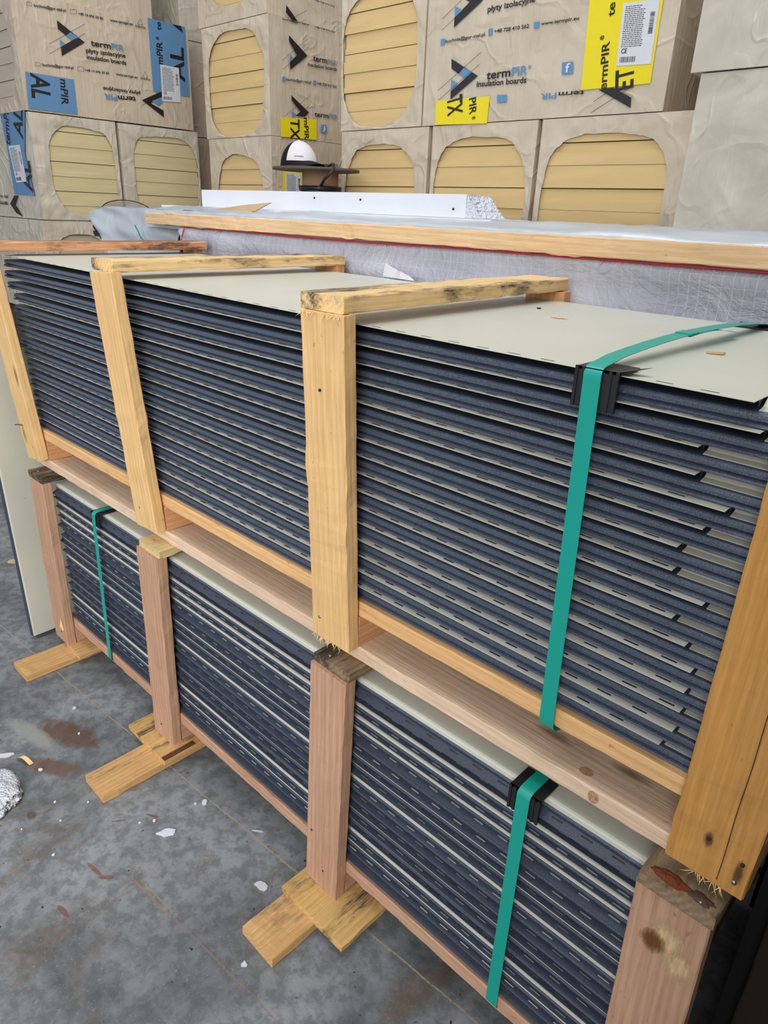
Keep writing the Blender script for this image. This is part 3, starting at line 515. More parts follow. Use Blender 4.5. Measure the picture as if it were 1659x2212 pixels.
def slotted(b, y0, y1, ys0, ys1, zfn, x0, x1, pitch, sl, off, t, mt, mb, zx=None, yt=lambda x: 0):
    """flat flange with rectangular slots; zfn(y) height"""
    xs = []; x = x0+off
    while x+sl < x1-.006: xs.append((x, x+sl)); x += pitch
    cuts = [x0]+[q for s_ in xs for q in s_]+[x1]
    for i in range(len(cuts)-1):
        a, c_ = cuts[i], cuts[i+1]
        bands = [(y0, ys0), (ys0, ys1), (ys1, y1)] if i % 2 == 0 else [(y0, ys0), (ys1, y1)]
        for (p, q) in bands:
            za, zb = zfn(p), zfn(q); d1, d2 = (zx(a), zx(c_)) if zx else (0, 0)
            tp = 1 if p == y0 else (.45 if p < y1 else 0); tq = 0 if q == y1 else .45
            V_ = [(a, p+yt(a)*tp, za+d1), (c_, p+yt(c_)*tp, za+d2), (c_, q+yt(c_)*tq, zb+d2), (a, q+yt(a)*tq, zb+d1)]; b.add(V_, [(0, 1, 2, 3)], mt); b.add([(x_, y_, z_-t) for x_, y_, z_ in V_], [(3, 2, 1, 0)], mb)
    for i in range(len(cuts)-1):                               # front edge
        a, c_ = cuts[i], cuts[i+1]; d1, d2 = (zx(a), zx(c_)) if zx else (0, 0)
        ya, yc = y0+yt(a), y0+yt(c_); b.add([(a, ya, zfn(y0)+d1), (c_, yc, zfn(y0)+d2), (c_, yc, zfn(y0)-t+d2), (a, ya, zfn(y0)-t+d1)], [(3, 2, 1, 0)], mt)
    d2 = zx(x1) if zx else 0
    b.add([(x1, y0, zfn(y0)+d2), (x1, y1, zfn(y1)+d2), (x1, y1, zfn(y1)-t+d2), (x1, y0, zfn(y0)-t+d2)], [(0, 1, 2, 3)], mb)
CS = [M['cream'], M['slate'], M['slate2']]
FE = [2.261, 2.274, 2.214, 2.218, 2.259, 2.239, 2.216, 2.216, 2.259, 2.229, 2.251, 2.265, 2.264, 2.264, 2.262, 2.25]
SE = [.122, .122, .132, .156, .160, .156, .162, .168, .172, .174, .18, .186, .182, .192, .195, .186]
ordn = ['topmost', 'second', 'third', 'fourth', 'fifth', 'sixth', 'seventh', 'eighth', 'ninth', 'tenth', 'eleventh', 'twelfth', 'thirteenth', 'fourteenth', 'fifteenth', 'lowest']
PU = .0312
for k in range(16):
    z0 = 1.2915-PU*k; tilt = .0050*(1-k/15.); r1 = random.Random(k*7+1)
    a, ph = r1.uniform(.0, .0016), r1.uniform(0, 6)
    zf = lambda x, tl=tilt, a=a, ph=ph: (2.26-x)*tl + a*math.sin(x*4+ph)
    extra = {0: ' under the slatted battens, its whole cream top visible', 15: ' of the stack, resting on the orange rail'}.get(k, ' down in the upper crate stack')
    rt = thing('steel_panel', '%s cream and slate-blue steel panel%s' % (ordn[k], extra), 'panel', (.15, 0, z0-.0312), 'steel panels stacked in the upper crate')
    b = MB(); x1 = 2.42 if k == 0 else r1.uniform(2.318, 2.335)
    rr = [(.638, -.02), (.638, -.004), (.634, 0), (.0500, 0), (.0465, -.0010), (.0420, -.0050), (.036, -.0105), (.0245, -.0125)]
    ribbon(b, [(y, z+z0) for y, z in rr[:4]], SE[k], FE[k], .0009, 0, 2, 22, zf); ribbon(b, [(y, z+z0) for y, z in rr], FE[k], x1, .0009, 0, 2, 3, zf); b.build('face_sheet', CS, rt)
    b = MB(); hem = [(.16, -.0020), (.159, -.0132)]+[(y+.0038, z) for y, z in [(.0188, -.0134), (.0150, -.0141), (.0134, -.0160), (.0130, -.0188), (.0133, -.0225), (.0152, -.0236), (.0185, -.0243), (.0188, -.0250), (.0150, -.0256), (.0118, -.0268), (.0100, -.0290), (.0108, -.0300), (.024, -.0302)]]
    ribbon(b, [(y, z+z0) for y, z in hem], SE[k]-(.004 if k % 3 else -.006), x1-.003, .0009, 1, 2, 24, zf); b.build('folded_edge', CS, rt)
    b = MB(); tw = lambda y, z0=z0, kk=k: z0+.0001-(.0262-y)*r_d
    r_d = r1.choice([0, .01, .03, -.01]); pr = r1.uniform(0.0010, .0045) if k else .0012
    st = SE[k]+(.03 if k == 0 else r1.uniform(-.012, .03))
    slotted(b, pr, .0495, .0098, .0130, tw, st, FE[k], .052, .0205, r1.uniform(.01, .05), .0008, 0, 2, zf, lambda x: .0118*max(0, 2.2-x)/2.0)
    b.add([(FE[k]-.003, .0495, z0-.001+zf(FE[k])), (FE[k]-.003, .026, z0-.001+zf(FE[k])), (FE[k]-.003, .030, z0-.0118+zf(FE[k]))], [(0, 1, 2)], 2)
    b.build('slotted_flange', CS, rt)
r_d = 0
PLW = .0308
for k in range(16):
    z0 = .6315-PLW*k; r1 = random.Random(k*13+5); a, ph = r1.uniform(0, .0009), r1.uniform(0, 6)
    zf = lambda x, a=a, ph=ph: a*math.sin(x*5+ph)
    extra = {0: ' under the pink beam, its cream top edge showing', 15: ' of the stack, resting on the bottom rail', 8: ' down, with the brightest cream lip of the stack'}.get(k, ' down in the lower crate stack')
    rt = thing('steel_panel', '%s slate-blue slotted steel panel%s' % (ordn[k], extra), 'panel', (.35, 0, z0-.0308), 'steel panels stacked in the lower crate')
    xa = .302+r1.uniform(-.002, .012); x1 = r1.uniform(2.322, 2.335); dy = r1.uniform(-.002, .0022); lip = .0072 if k in (0, 8) else r1.choice([.0012, .0022, .0016, .0006]); yb = -.004+dy
    b = MB(); rr = [(.636, -.02), (.636, -.003), (.632, 0), (yb+.006, 0), (yb+.002, -.0012), (yb, -.003), (yb-.0004, -.0030-lip)]
    ribbon(b, [(y, z+z0) for y, z in rr], xa, x1, .0009, 0, 2, 24, zf); b.build('face_sheet', CS, rt)
    b = MB(); q = -.0031-lip; hem = [(yb+.002, q), (yb-.0015, q-.0004), (yb-.0030, q-.0018), (yb-.0033, q-.0036), (yb-.0028, q-.0052), (yb-.0005, q-.0062), (yb+.004, q-.0065)]
    ribbon(b, [(y, z+z0) for y, z in hem], xa+.004, x1, .0009, 1, 2, 24, zf); b.build('folded_edge', CS, rt)
    dr = .55 if k == 0 else r1.uniform(.06, .34); yf = -.0192 if k == 0 else (-.0142 if k in (2, 3, 8, 12) else -.0162-r1.uniform(0, .0018)); zt = z0+q-.0069
    b = MB(); zfn = lambda y, zt=zt, dr=dr, yb=yb: zt-(yb+.004-y)*dr
    s0 = yb-(.0070 if k else .0095)+r1.uniform(-.0008, .0022)
    slotted(b, yf, yb+.004, s0, s0+(.0030 if k < 6 else .0022), zfn, xa+r1.uniform(0, .02), x1, .051, .0195, r1.uniform(.01, .05), .0008, 2, 2, zf)
    b.build('slotted_flange', CS, rt)
    if 0 < k < 7 or k == 12:                                                # cream strip added under the flange so the slots look bright
        b = MB(); b.add([p for x in (xa, x1) for p in ((x, s0-.002, zfn(s0-.002)-.0022), (x, yb+.004, zfn(yb+.004)-.0022))], [(0, 1, 3, 2)]); b.build('return_hem', CS, rt)
# leaning panel at the far end
lp = thing('steel_panel', 'single cream steel panel standing on end on the floor beyond the crates', 'panel', (.12, -.1, 0))
def lz(u, y, o=0): return (.142-.055*u-.05*(y+.10)*.9+o, y-.012*u*0+.0*u, 1.02*u)
b = MB(); ys = [-.104, -.099, -.094, .30]; xo = [-.016, -.002, 0, 0]
for i in range(3):
    for u0, u1 in ((.018, 1),):
        b.add([lz(u0, ys[i], xo[i]), lz(u0, ys[i+1], xo[i+1]), lz(u1, ys[i+1], xo[i+1]), lz(u1, ys[i], xo[i])], [(0, 1, 2, 3)], 2 if i == 0 else 0)
b.add([lz(.018, -.094), lz(.018, .3), lz(.0, .30, -.004), lz(.002, -.086, -.004)], [(3, 2, 1, 0)], 1)
b.add([lz(.018, ys[3], -.002), lz(.018, ys[0], -.018), lz(1, ys[0], -.018), lz(1, ys[3], -.002)], [(0, 1, 2, 3)], 2)
b.build('face_sheet', CS, lp)
b = MB(); b.add([lz(0.01, -.104, -.016), lz(.01, -.100, -.03), lz(1, -.100, -.03), lz(1, -.104, -.016)], [(0, 1, 2, 3)], 1); b.build('folded_edge', CS, lp)

def decal(name, cx, y, cz, w_, h_, mat, par, rot=0):
    b = MB(); n_ = 24; b.add([(cx+w_/2*math.cos(t_)*math.cos(rot)-h_/2*math.sin(t_)*math.sin(rot), y, cz+w_/2*math.cos(t_)*math.sin(rot)+h_/2*math.sin(t_)*math.cos(rot)) for t_ in [2*math.pi*i/n_ for i in range(n_)]], [tuple(range(n_))]); return b.build(name, mat, par)
for x, z, w_, h_ in ((UB[3]+.045, .752, .014, .03), (UB[3]+.086, .728, .013, .05), (UB[2]+.025, .770, .010, .026), (UB[2]+.07, .755, .011, .034), (UB[1]+.03, .79, .011, .05), (UB[1]+.065, .765, .011, .06)):
    decal('nail_stain', x, -.0304, z, w_, h_, M['stain'], cu)
decal('scraped_patch', LT[3]+.055, -.0520, .575, .055, .085, M['scrape'], cl, .5); decal('scraped_patch', LT[3]+.078, -.0521, .545, .045, .07, M['scrape'], cl, -.2); decal('gouge', LT[3]+.040, -.0523, .560, .040, .05, M['gouge'], cl, -.6)
# ------------------------------------------------------------------ straps and edge protectors
def strap(name, path, wdt, parent_label, th=.0009):
    b = MB(); n = len(path); vs = []
    for i, p in enumerate(path):
        p = Vector(p); d = (Vector(path[min(i+1, n-1)])-Vector(path[max(i-1, 0)])).normalized(); nn = Vector((1, 0, 0)).cross(d).normalized()
        s = Vector((wdt/2, 0, 0)); vs += [p-s, p+s, p+s+nn*th, p-s+nn*th]
    fs = [(i*4+k, i*4+(k+1) % 4, i*4+4+(k+1) % 4, i*4+4+k) for i in range(n-1) for k in range(4)]+[(3, 2, 1, 0), tuple((n-1)*4+k for k in range(4))]
    b.add(vs, fs); o = b.build(name, M['strap']); tag(o, parent_label, 'strap', None); return o
def arc(a, b_, c_, n=6): return [Vector(a)*(1-t)**2+Vector(b_)*2*t*(1-t)+Vector(c_)*t*t for t in [i/n for i in range(n+1)]]
P = arc((2.094, .012, .7555), (2.092, -.0075, .7555), (2.091, -.0085, .775))
P += [Vector((2.091+(2.079-2.091)*t, -.0085-.0015*t, .775+(1.296-.775)*t)) for t in [i/14 for i in range(1, 14)]]
P += arc((2.079, -.0095, 1.286), (2.078, -.010, 1.2990), (2.077, .006, 1.2995))
P += [Vector((2.076, y, 1.2995+.015*math.sin(math.pi*min(1, y/.62))**.7)) for y in (.05, .1, .16, .22, .3, .38, .46, .54, .6)]
P += arc((2.076, .628, 1.299), (2.076, .646, 1.299), (2.076, .6465, 1.285)) + [Vector((2.076, .6465, .78))]
s1 = strap('packing_strap', P, .0235, 'broad teal strap around the upper crate stack, looping over its cream top')
s1['group'] = 'teal straps'
b = MB(); b.grid(lambda u, q: (2.080+.02*(q-.5)+.006*u, .25+.19*u, 1.3125+.004*math.sin(3*u)-.010*u*u), 8, 1, 0); b.build('strap_tail', M['strap'], s1)
b = MB(); b.box((2.064, .255, 1.3135), (2.088, .285, 1.3165)); b.build('strap_weld', M['strap'], s1)
def protector(loc, label, wdt=.058, hgt=.046, dep=.05, rear=False, parent=None):
    t_ = thing('edge_protector', label, 'edge protector', loc, 'black plastic edge protectors'); s = -1 if rear else 1
    b = MB(); x = loc[0]; y = loc[1]; z = loc[2]; h = wdt/2
    def bx(x0, x1, y0, y1, z0, z1): b.box((x0, min(y0, y1), z0), (x1, max(y0, y1), z1))
    bx(x-h, x+h, y, y-s*.003, z-hgt, z+.003); bx(x-h, x+h, y-s*.003, y+s*dep, z, z+.003); b.build('shell', M['blackplastic'], t_)
    for xx in (x-h, x-h+.009, x+h-.004, x+h-.013):
        b = MB(); bx(xx, xx+.004, y-s*.003, y-s*.0046, z-hgt, z+.004); b.build('rib', M['blackplastic'], t_)
    if not rear:
        b = MB(); b.add([(x+h-.004, y-.003, z+.003), (x+h-.004, y+.03, z+.003), (x+h+.024, y+.034, z+.009), (x+h-.004, y-.003, z+.001)], [(0, 1, 2), (0, 2, 3), (1, 3, 2)])
        if hgt > .044: b.build('bent_flap', M['blackplastic'], t_)
    return t_
protector((2.083, -.004, 1.2940), 'black plastic edge protector under the broad teal strap, upper crate front')
protector((2.072, .6425, 1.2930), 'black plastic edge protector at the far edge of the cream panel top', rear=True, wdt=.085)
protector((2.083, -.0215, .6335), 'black plastic edge protector on the near strap of the lower crate', wdt=.056, hgt=.043)
protector((.624, -.0215, .6335), 'small black edge protector on the far strap of the lower crate', wdt=.045, hgt=.04)
for x, w_, lb, xb in ((2.083, .0235, 'teal strap around the near end of the lower crate stack', 2.080), (.622, .020, 'narrow-looking teal strap around the far end of the lower crate stack', .592)):
    P = arc((xb, .02, .1035), (xb, -.0235, .1035), (xb, -.0245, .125)) + [Vector((xb+(x-xb)*t, -.0245-.0035*t, .125+(.63-.125)*t)) for t in [i/10 for i in range(1, 10)]]
    P += arc((x, -.0275, .627), (x, -.0285, .6385), (x, -.012, .639)) + [Vector((x, .1, .6385)), Vector((x, .60, .6385))]
    strap('packing_strap', P, w_, lb)['group'] = 'teal straps'
# ------------------------------------------------------------------ insulation packs
def pack(name, label, x0, x1, y0, y1, z0, z1, holes, foam_m='foam_warm', film_m='film', nb=7, flat=(), seed=1, group='shrink-wrapped insulation packs', boards=True):
    rd = random.Random(seed); t_ = thing('insulation_pack', label, 'insulation pack', ((x0+x1)/2, (y0+y1)/2, z0), group)
    cx, cy_, cz = (x0+x1)/2, (y0+y1)/2, (z0+z1)/2; hx, hy, hz = (x1-x0)/2, (y1-y0)/2, (z1-z0)/2
    b = MB()
    faces = {'-y': ((1, 0, 0), (0, -1, 0), hx, hy), '+x': ((0, 1, 0), (1, 0, 0), hy, hx), '+y': ((-1, 0, 0), (0, 1, 0), hx, hy), '-x': ((0, -1, 0), (-1, 0, 0), hy, hx)}
    for k, (ud, nd, hu, hn) in faces.items():
        ud, nd = Vector(ud), Vector(nd); O = Vector((cx, cy_, cz)); amp = .0006 if k in flat else .0045
        def P3(a, c_, off=0):
            p = O+ud*a*hu+nd*hn+Vector((0, 0, c_*hz)); e = min(1, 7*(1-max(abs(a), abs(c_))))
            return p+nd*(off+e*amp*(nz(p.x*4+seed, p.y*4, p.z*7)+.5*nz(p.x*14, p.y*14+seed, p.z*16)+.25))
        if k in holes:
            ox, oz, rx, rz, ex = holes[k]; N_ = 112; R_ = 10
            def ring(u, q):
                a = 2*math.pi*u; c_, s_ = math.cos(a), math.sin(a); mx = max(abs(c_), abs(s_)); bx_, bz_ = c_/mx, s_/mx
                wob = 1+.05*nz(c_*2+seed, s_*2, 3)+.015*nz(c_*9+seed, s_*9, 1)
                ix = ox+rx*wob*math.copysign(abs(c_)**(2/ex), c_); iz = oz+rz*wob*math.copysign(abs(s_)**(2/ex), s_)
                ix = max(-.985, min(.985, ix)); iz = max(-.985, min(.985, iz)); pl = (.0055*nz(c_*7+seed, s_*7, q*.8)+.0035*nz(c_*17+seed, s_*17, q))*math.sin(math.pi*min(1, q*1.15))+.0006; return P3(bx_*(1-q)+ix*q, bz_*(1-q)+iz*q, max(-.004, pl)-.002*q*q)
            b.grid(ring, N_, R_, 0)
        else: b.grid(lambda u, q: P3(2*u-1, 2*q-1), 14, 10, 0)
    b.grid(lambda u, q: (x0+(x1-x0)*u, y0+(y1-y0)*q, z1), 2, 2, 0); b.grid(lambda u, q: (x0+(x1-x0)*u, y0+(y1-y0)*(1-q), z0), 2, 2, 0)
    b.build('wrapping_film', M[film_m], t_)
    if not boards: return t_
    g = .0095; h = (z1-z0-.004)/nb
    for i in range(nb):
        za = z0+.002+i*h; s1_ = rd.uniform(-.0025, .0025); lap = rd.choice([.3, .45, .6]); b = MB()
        b.box((x0+g+s1_, y0+g+s1_, za), (x1-g, y1-g, za+h*lap-.0007)); b.box((x0+g+.0035+s1_, y0+g+.0035+s1_, za+h*lap-.0007), (x1-g-.0035, y1-g-.0035, za+h-.0022*(i % 2)-.0012))
        b.build('foam_board', M[foam_m], t_)
    return t_
H = .563
PK = {}
# right-hand stack, rows from the floor up
zR = [1.817-H*3, 1.817-H*2, 1.817-H, 1.817, 1.817+H]
PK['R'] = pack('p', 'pack with yellow labels and black arrow logos at top right', .138, 1.242, 1.866, 2.42, zR[3]+.002, zR[4], {}, flat=('-y',), seed=3)
pack('p', 'end-on foam pack with tall oval opening, left of the yellow-labelled pack', -.395, .130, 1.866, 2.97, zR[3]+.002, zR[4], {'-y': (-.07, .0, .90, .95, 2.9)}, seed=4)
pos3 = ['leftmost foam pack of the row under the yellow-labelled pack', 'middle foam pack under the yellow-labelled pack, board face nicked', 'widest foam pack under the yellow-labelled pack, at its right end']
hl = [(-.08, -.20, .84, .98, 3.), (-.02, -.18, .90, 1.0, 3.4), (-.06, -.20, .86, 1.0, 3.4)]
for i, (a, c_) in enumerate(((-.388, .178), (.200, .742), (.762, 1.358))):
    pack('p', pos3[i], a, c_, 1.868, 2.96, zR[2], zR[3]-.001, {'-y': hl[i]}, seed=10+i)
for r in (0, 1):
    for i, (a, c_) in enumerate(((-.388, .178), (.200, .742), (.762, 1.358))):
        pack('p', 'wrapped pack low in the right stack, %s of three in the %s layer' % (('left', 'middle', 'right')[i], ('floor', 'second')[r]), a, c_, 1.868, 2.96, zR[r], zR[r+1]-.001, {}, seed=20+i+3*r, boards=False)
pack('p', 'plain milky-wrapped pack at the right edge under the oval-topped one', 1.386, 2.49, 1.79, 2.35, 1.345, 1.908, {}, film_m='film_white', foam_m='foam_grey', seed=31, boards=False)
pack('p', 'milky-wrapped pack at the top right corner with foam oval cut by the frame', 1.352, 2.46, 1.785, 2.35, 1.912, 2.475, {'-y': (-.2, .35, .40, .56, 2.4)}, film_m='film_white', seed=32)
pack('p', 'plain wrapped pack below the right edge one, second from the floor', 1.386, 2.49, 1.79, 2.35, .78, 1.343, {}, film_m='film_white', seed=33, boards=False)
pack('p', 'plain wrapped pack at the foot of the right edge stack', 1.386, 2.49, 1.79, 2.35, .21, .778, {}, film_m='film_white', seed=34, boards=False)
for i, y in enumerate((2.60,)): pack('p', 'brown-shaded pack glimpsed in the gap at top right', 1.26, 2.3, 2.46, 3.2, 1.825, 2.5, {}, seed=36, boards=False)
# middle stack
PK['M'] = pack('p', 'middle pack with oval foam end and arrow logos on its side', -1.575, -.957, 1.870, 3.0, 1.822, 2.376, {'-y': (.0, -.06, .84, .92, 3.0)}, flat=('+x',), seed=41)
pack('p', 'lower middle pack with arched foam end behind the cap', -1.560, -.957, 1.872, 3.0, 1.255, 1.820, {'-y': (-.02, -.26, .74, .96, 2.8)}, flat=('+x',), seed=42)
pack('p', 'uppermost middle pack cut by the top of the frame', -1.60, -.970, 1.872, 3.0, 2.380, 2.94, {'-y': (.04, .05, .80, .80, 2.4)}, flat=('+x',), seed=43)
for r in (0, 1): pack('p', 'wrapped pack at the %s of the middle stack' % ('foot', 'second layer')[r], -1.56, -.957, 1.872, 3.0, .12+H*r, .12+H*(r+1)-.002, {}, seed=44+r, boards=False)
pack('p', 'pack behind the end of the passage between stacks', -.94, -.2, 3.1, 3.6, 1.6, 2.9, {}, seed=48, boards=False)
# left stack
PK['L'] = pack('p', 'top left pack with blue labels and printed insulation board names', -2.66, -2.098, 1.035, 2.112, 1.911, 2.470, {'-y': (-.1, 0, .80, .84, 3)}, foam_m='foam_grey', flat=('+x',), seed=51)
PK['F'] = pack('p', 'lower left pack with blue label round its corner and oval foam end', -3.2, -2.098, 1.045, 1.560, 1.343, 1.905, {'+x': (.12, -.02, .78, .84, 3.4)}, foam_m='foam_pale', flat=('-y',), film_m='film_white', seed=52)
pack('p', 'right-hand pale foam pack below the blue-labelled top pack', -3.2, -2.098, 1.578, 2.140, 1.343, 1.903, {'+x': (.12, -.04, .82, .86, 3.8)}, foam_m='foam_pale', film_m='film_white', seed=53)
PK['Q'] = pack('p', 'low pack at far left with arched opening and black logo', -2.66, -2.105, 1.50, 2.60, .79, 1.339, {}, flat=('+x',), seed=54, boards=False)
pack('p', 'low pack at the left corner showing a small foam arch', -3.2, -2.105, 1.03, 1.49, .79, 1.339, {'+x': (0, .3, .62, .42, 3)}, foam_m='foam_grey', film_m='film_white', seed=55)
pack('p', 'top pack of the far left stack, partly out of frame', -2.9, -2.15, 1.05, 1.9, 2.475, 3.0, {}, seed=56, boards=False)
pack('p', 'shaded pack behind the left stack, upper of two', -3.0, -2.36, 2.20, 3.3, 1.90, 2.47, {}, seed=57, flat=('+x',), boards=False)
pack('p', 'shaded pack behind the left stack, lower of two', -3.0, -2.36, 2.20, 3.3, 1.33, 1.895, {}, seed=58, flat=('+x',), boards=False)
PK['T'] = pack('p', 'wrinkled logo pack peeping over the blue-labelled pack', -3.0, -2.36, 2.22, 3.3, 2.475, 3.03, {}, seed=59, film_m='film_white', boards=False)
for i, z in enumerate((0, .13, .26, .39, .52, .65)):
    p = thing('pallet', 'dark wooden pallet under the left packs, number %s from the floor' % ['one', 'two', 'three', 'four', 'five', 'six'][i], 'pallet', (-2.5, 1.6, z), 'pallets under the left stack')
    b = MB()
    for q in range(5): b.box((-3.0+q*.19, 1.04, z+.10), (-3.0+q*.19+.12, 2.5, z+.122))
    b.build('deck', M['pallet'], p)
    for yy in (1.04, 1.72, 2.4): b = MB(); b.box((-3.0, yy, z), (-2.12, yy+.1, z+.0995)); b.build('bearer', M['pallet'], p)
# ------------------------------------------------------------------ printing on the packs
def text_mesh(txt, bold=False):
    c = bpy.data.curves.new('t', 'FONT'); c.body = txt; c.size = 1; c.offset = .022 if bold else .006
    o = bpy.data.objects.new('t', c); COL.objects.link(o); dg = bpy.context.evaluated_depsgraph_get(); me = bpy.data.meshes.new_from_object(o.evaluated_get(dg))
    bpy.data.objects.remove(o); return me
NRM = {'L': Vector((1, 0, 0)), 'F': Vector((0, -1, 0)), 'M': Vector((1, 0, 0)), 'R': Vector((0, -1, 0)), 'T': Vector((1, 0, 0)), 'Q': Vector((1, 0, 0))}
NMS = {'label_band': 'label_band', 'logo': 'printed_logo', 'sticker': 'sticker', 'printed_icon': 'printed_icon'}
order = {'label_band': .0006, 'logo': .0012, 'printed_icon': .0012, 'sticker': .0020}
def put(me_vs, fs, mat, name, pk):
    b = MB(); b.add(me_vs, fs); o = b.build(name, mat, PK[pk]); return o
for i, it in enumerate(PRINTS):
    pk = it[1]; n = NRM[pk]; base = n*.0012
    if it[0] == 'T':
        _, _, txt, p0, p1, h, col = it; p0, p1 = Vector(p0), Vector(p1); X_ = (p1-p0); Ln = X_.length; X_.normalize(); U_ = n.cross(X_).normalized()
        me = text_mesh(txt, Ln/len(txt) > h*.5 or h > .025); xs = [v.co.x for v in me.vertices]; a, c_ = min(xs), max(xs)
        vs = [p0+X_*((v.co.x-a)/(c_-a)*Ln)+U_*(v.co.y/.70*h)+base+n*(.0030 if col == 'W' or True and txt == 'f' else .0016) for v in me.vertices]
        put(vs, [list(f.vertices) for f in me.polygons], M[col], 'printed_text', pk)
    elif it[0] == 'G':
        _, _, nm, pts, col = it
        pts = [Vector(p)+base+n*order[nm]+n*(.0002 if col == 'B' and nm == 'logo' else 0) for p in pts]
        fs = [tuple(range(len(pts)))]; o = put(pts, fs, M[col], NMS[nm], pk)
        # make sure the print faces outwards
        if o.data.polygons[0].normal.dot(n) < 0: o.data.flip_normals()
        if nm == 'sticker':
            A, B_, C_, D_ = pts[0], pts[1], pts[2], pts[3]; b = MB(); r1 = random.Random(i)
            def bl(u, v): return (A.lerp(B_, u)).lerp(D_.lerp(C_, u), v)+n*.0006
            for r in range(22):
                v = .06+r*.030; u = .08
                while u < (.62 if r > 1 else .5):
                    w_ = r1.uniform(.02, .09); b.add([bl(u, v), bl(u+w_, v), bl(u+w_, v+.010), bl(u, v+.010)], [(3, 2, 1, 0)]); u += w_+.015
            for j in range(26):
                u = .08+j*.018; ww = r1.choice([.006, .011]); b.add([bl(u, .86), bl(u+ww, .86), bl(u+ww, .95), bl(u, .95)], [(3, 2, 1, 0)])
            for j in range(22):
                v = .18+j*.016; ww = r1.choice([.005, .010]); b.add([bl(.80, v), bl(.92, v), bl(.92, v+ww), bl(.80, v+ww)], [(3, 2, 1, 0)])
            b.build('sticker_print', M['K'], o)
            me = text_mesh('CE', True); xs = [v.co.x for v in me.vertices]; a, c_ = min(xs), max(xs)
            Q0, Q1 = bl(.10, .80), bl(.26, .80); XX = (Q1-Q0); LL = XX.length; XX.normalize(); UU = n.cross(XX)
            b = MB(); b.add([Q0+XX*((v.co.x-a)/(c_-a)*LL)+UU*v.co.y*.020 for v in me.vertices], [list(f.vertices) for f in me.polygons]); b.build('sticker_print', M['K'], o)
    else:
        a, c_ = Vector(it[2]), Vector(it[3]); d = (c_-a).normalized(); s_ = n.cross(d)*.0007; q = base+n*.0016
        o = put([a-s_+q, c_-s_+q, c_+s_+q, a+s_+q], [(0, 1, 2, 3)], M['K'], 'printed_line', pk)
# ------------------------------------------------------------------ tarpaulin-covered load, foil, slab
core = thing('covered_load', 'long load wrapped in woven whitish tarpaulin with red hem behind the crates', 'covered load', (1.2, 1.3, 0))
def tarp(u, q):
    x = -.05+2.75*u; 
    if q < .8:
        z = .02+1.36*(q/.8); y = .722+.028*nz(x*2.2, z*3, 1)*(.3+.7*min(1, abs(1.39-z)*8))+.010*nz(x*7, z*9, 2)+.03*max(0, 1.28-z)
        y += .0 if z < 1.20 else .010*math.sin(z*40+x*3)
        y = max(y, .7005) if z > 1.25 else max(y, .705)
    else: t_ = (q-.8)/.2; y = .724+t_*1.1; z = 1.383+.004*nz(x*3, y*5, 2)
    return (x, y, z)
b = MB(); b.grid(tarp, 150, 110, 0); b.build('tarpaulin', M['tarp'], core)
b = MB(); b.grid(lambda u, q: (-.05+.01*nz(u*4, q*4, 1)*(1-abs(2*u-1)), .722+1.10*u, .02+1.363*q), 10, 10, 0, flip=True); b.build('tarpaulin_end', M['tarp'], core)
b = MB(); hm = [(x, .7145, 1.3825+.0004*x-.004*max(0, math.sin(x*3.6-1.2))) for x in [-.03+i*.04 for i in range(66)]]; b.tube(hm, .0028, 6); b.build('hem', M['red'], core)
b = MB(); b.tube([(-.030+.05*t**.6, .700-.004*math.sin(3*t), 1.300+.078*t) for t in [i/10 for i in range(11)]], .0026, 6); b.build('hem', M['red'], core)
o = timber('timber_plank', (-.255, .716, 1.4045), (2.62, .716, 1.4095), (0, 1, 0), .036, .0415, M['board'], chip=2); tag(o, 'long chipped pale timber plank along the top of the tarpaulin load', 'plank')
b = MB()
def fo(u, q):
    x = -.34+3.01*u
    if q < .16: t_ = q/.16; y = .740+.008*nz(x*6, 1, 2); z = 1.372+(.060-.0)*t_+.010*nz(x*5, t_*2, 4)
    else: t_ = (q-.16)/.84; y = .74+1.06*t_; z = 1.436+.012*min(1, t_*6)-.0+.009*nz(x*5, y*7, 2)+.005*nz(x*15, y*15, 2)
    if x < -.3 and q < .16: z -= .0
    return (x, y, z)
b.grid(fo, 150, 40, 0); fl = b.build('foil_sheet', M['foil']); tag(fl, 'crinkled silver-grey foil sheet over the top of the covered load', 'foil sheet')
b = MB()
def fo2(u, q):
    x = -.925+.80*u; s = min(1, u*4.5+.04); z1_ = 1.4385-.030*(1-s)**1.5+.006*nz(x*6, 1, 1); z0_ = 1.385-.15*min(1, u*3)**1.2 ; z = z1_+(z0_-z1_)*q
    y = .790-.050*q*s+.03*nz(x*4+z*5, z*7, 1)*q+.014*nz(x*5+z*14, z*16, 1)
    return (x, y, z)
b.grid(fo2, 50, 30, 0); b.grid(lambda u, q: (fo2(u, 0)[0], .79+.75*q*min(1, u*6+.02), fo2(u, 0)[2]), 30, 6, 0); o = b.build('foil_flap', M['foil'], fl)
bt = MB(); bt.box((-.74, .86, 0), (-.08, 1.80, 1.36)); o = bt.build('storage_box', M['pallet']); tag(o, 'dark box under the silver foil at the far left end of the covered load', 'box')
b = MB(); pts = [(-.40+.09*t*t+.012*math.sin(5*t), .728-.0*t, 1.372-.062*t) for t in [i/10 for i in range(11)]]
vs = [q for p in pts for q in ((p[0]-.008, p[1], p[2]), (p[0]+.006, p[1]-.002, p[2]+.002))]; b.add(vs, [(2*i, 2*i+1, 2*i+3, 2*i+2) for i in range(10)], 0, True)
tag(b.build('loose_ribbon', M['strap']), 'curled teal ribbon end hanging against the silver foil', 'ribbon')
